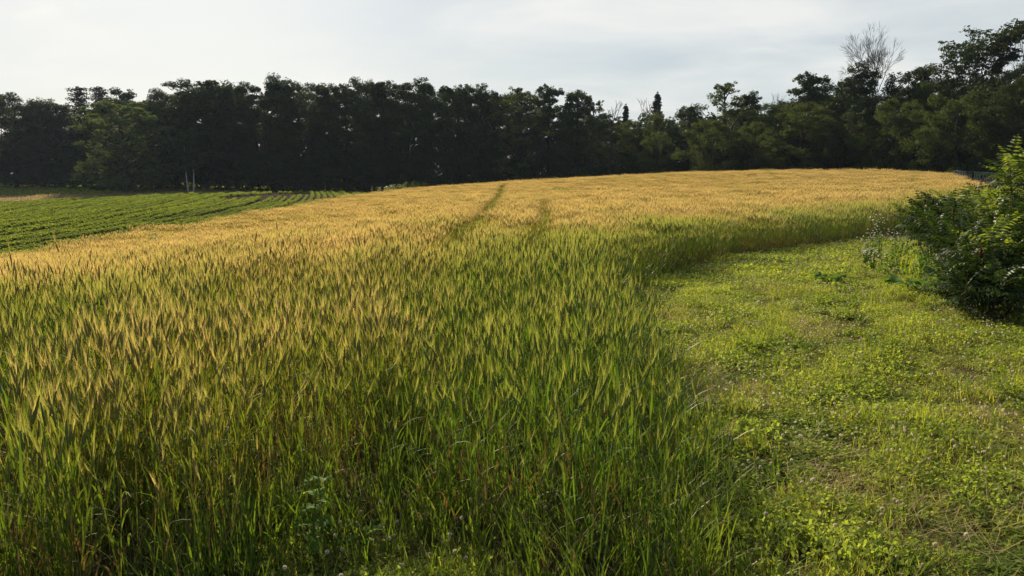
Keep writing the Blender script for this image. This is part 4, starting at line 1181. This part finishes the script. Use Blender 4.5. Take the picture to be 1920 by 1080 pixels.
# weeds at the far left corner of the barley
def corner_shrub(px, Y, H, W_, seed, label, mat='t_light', flowers=False):
    r = np.random.RandomState(seed); x = px_x(px, Y); t = empty('weedy_shrub', (x, Y, gz(x, Y))); tag(t, label, 'shrub')
    w, c = G(), G(); n = 22
    C = np.c_[r.normal(0, W_ * .3, n), r.normal(0, .4, n), r.uniform(.2, 1, n) * H]
    for p in C: polytube(w, bent((p[0] * .3, p[1] * .3, -.05), p, r, 4, .05), np.linspace(.02, .008, 4), 0, 3)
    leafcloud(c, r, C, r.uniform(.22, .4, n), 40, .12, 0, .9)
    link('stem', w.data('stem'), [M['stalk']], t); link('foliage', c.data('foliage'), [M[mat]], t)
    if flowers:
        f = G(); leafcloud(f, r, C + (0, 0, .15), np.full(n, .3), 12, .07, 0); link('blossom', f.data('blossom'), [M['petal_w']], t)
corner_shrub(738, 96, 1.1, 2.6, 1, 'pale flowering shrub at the far left corner of the barley', 'grass_tall', True)
corner_shrub(775, 95, 1.35, 2.8, 2, 'dark green weedy shrub beside the pale one at the barley corner', 't_mid')
tall_weed(px_x(664, 118), 118, 1.2, 5, 'pale stalk standing alone at the end of the soybean rows, left one', 'tall_weed', 0, .25, .12, 'grass_dry', 8)
tall_weed(px_x(697, 112), 112, 1.3, 6, 'pale stalk standing at the end of the soybean rows, right one', 'tall_weed', 0, .25, .12, 'grass_dry', 8)

# ------------------------------------------------------------------ fence at the far right
def build_fence():
    a = np.array([px_x(1788, 81), 81.0]); b = np.array([px_x(1874, 78), 78.0]); d = b - a; L_ = np.linalg.norm(d); d /= L_; ang = math.atan2(d[1], d[0])
    z0 = gz(a[0], a[1])
    t = empty('picket_fence', (a[0], a[1], z0), ang); tag(t, 'low weathered white picket fence in the shade under the right-hand trees', 'fence')
    def zrel(u): return gz(a[0] + d[0] * u, a[1] + d[1] * u) - z0
    def box(g, x0, x1, y0, y1, za, zb_, dz=0.0):
        V = [(x0, y0, za), (x1, y0, za + dz), (x1, y1, za + dz), (x0, y1, za), (x0, y0, zb_), (x1, y0, zb_ + dz), (x1, y1, zb_ + dz), (x0, y1, zb_)]
        g.quads(V, [[0, 3, 2, 1], [4, 5, 6, 7], [0, 1, 5, 4], [1, 2, 6, 5], [2, 3, 7, 6], [3, 0, 4, 7]], 0)
    r = random.Random(2); u = 0.0; pk = G()
    H = 1.0
    while u < L_:
        h = H * r.uniform(.88, 1.05); z = zrel(u); w = .09
        box(pk, u, u + w, -.015, .008, z + .08, z + h - .06)
        V = [(u, -.015, z + h - .06), (u + w, -.015, z + h - .06), (u + w / 2, -.015, z + h), (u, .008, z + h - .06), (u + w, .008, z + h - .06), (u + w / 2, .008, z + h)]
        pk.tris(V, [[0, 1, 2], [3, 5, 4]], 0); pk.quads(V, [[0, 2, 5, 3], [1, 4, 5, 2]], 0)
        u += .16 if r.random() > .08 else .3
    link('pickets', pk.data('pickets'), [M['fence']], t)
    u = 0.0
    while u < L_ + 1:
        g = G(); z = zrel(u); box(g, u - .05, u + .05, .062, .16, z - .3, z + H); link('post', g.data('post'), [M['fence']], t); u += 2.4
    for f in (.3, .95):
        g = G(); u = 0.0
        while u < L_:
            z1, z2 = zrel(u), zrel(u + 2.4); box(g, u, u + 2.4, .011, .060, z1 + f, z1 + f + .08, z2 - z1); u += 2.4
        link('rail', g.data('rail'), [M['fence']], t)
build_fence()

# ------------------------------------------------------------------ evening haze between camera and wood
def build_haze():
    x0, x1, y0, y1, z0, z1 = -420, 420, -60, 420, -8, 40
    V = [(x0, y0, z0), (x1, y0, z0), (x1, y1, z0), (x0, y1, z0), (x0, y0, z1), (x1, y0, z1), (x1, y1, z1), (x0, y1, z1)]
    me = mesh('haze', V, np.array([[0, 3, 2, 1], [4, 5, 6, 7], [0, 1, 5, 4], [1, 2, 6, 5], [2, 3, 7, 6], [3, 0, 4, 7]]))
    m, N, L = newmat('haze'); v = N.new('ShaderNodeVolumePrincipled'); out = N.new('ShaderNodeOutputMaterial')
    v.inputs['Color'].default_value = (.62, .76, 1, 1); v.inputs['Density'].default_value = HAZE; v.inputs['Anisotropy'].default_value = .2
    L.new(v.outputs[0], out.inputs['Volume'])
    o = link('haze', me, m); tag(o, 'thin bluish evening haze hanging over the fields before the wood', 'haze', kind='stuff')
HAZE = .0001
build_haze()
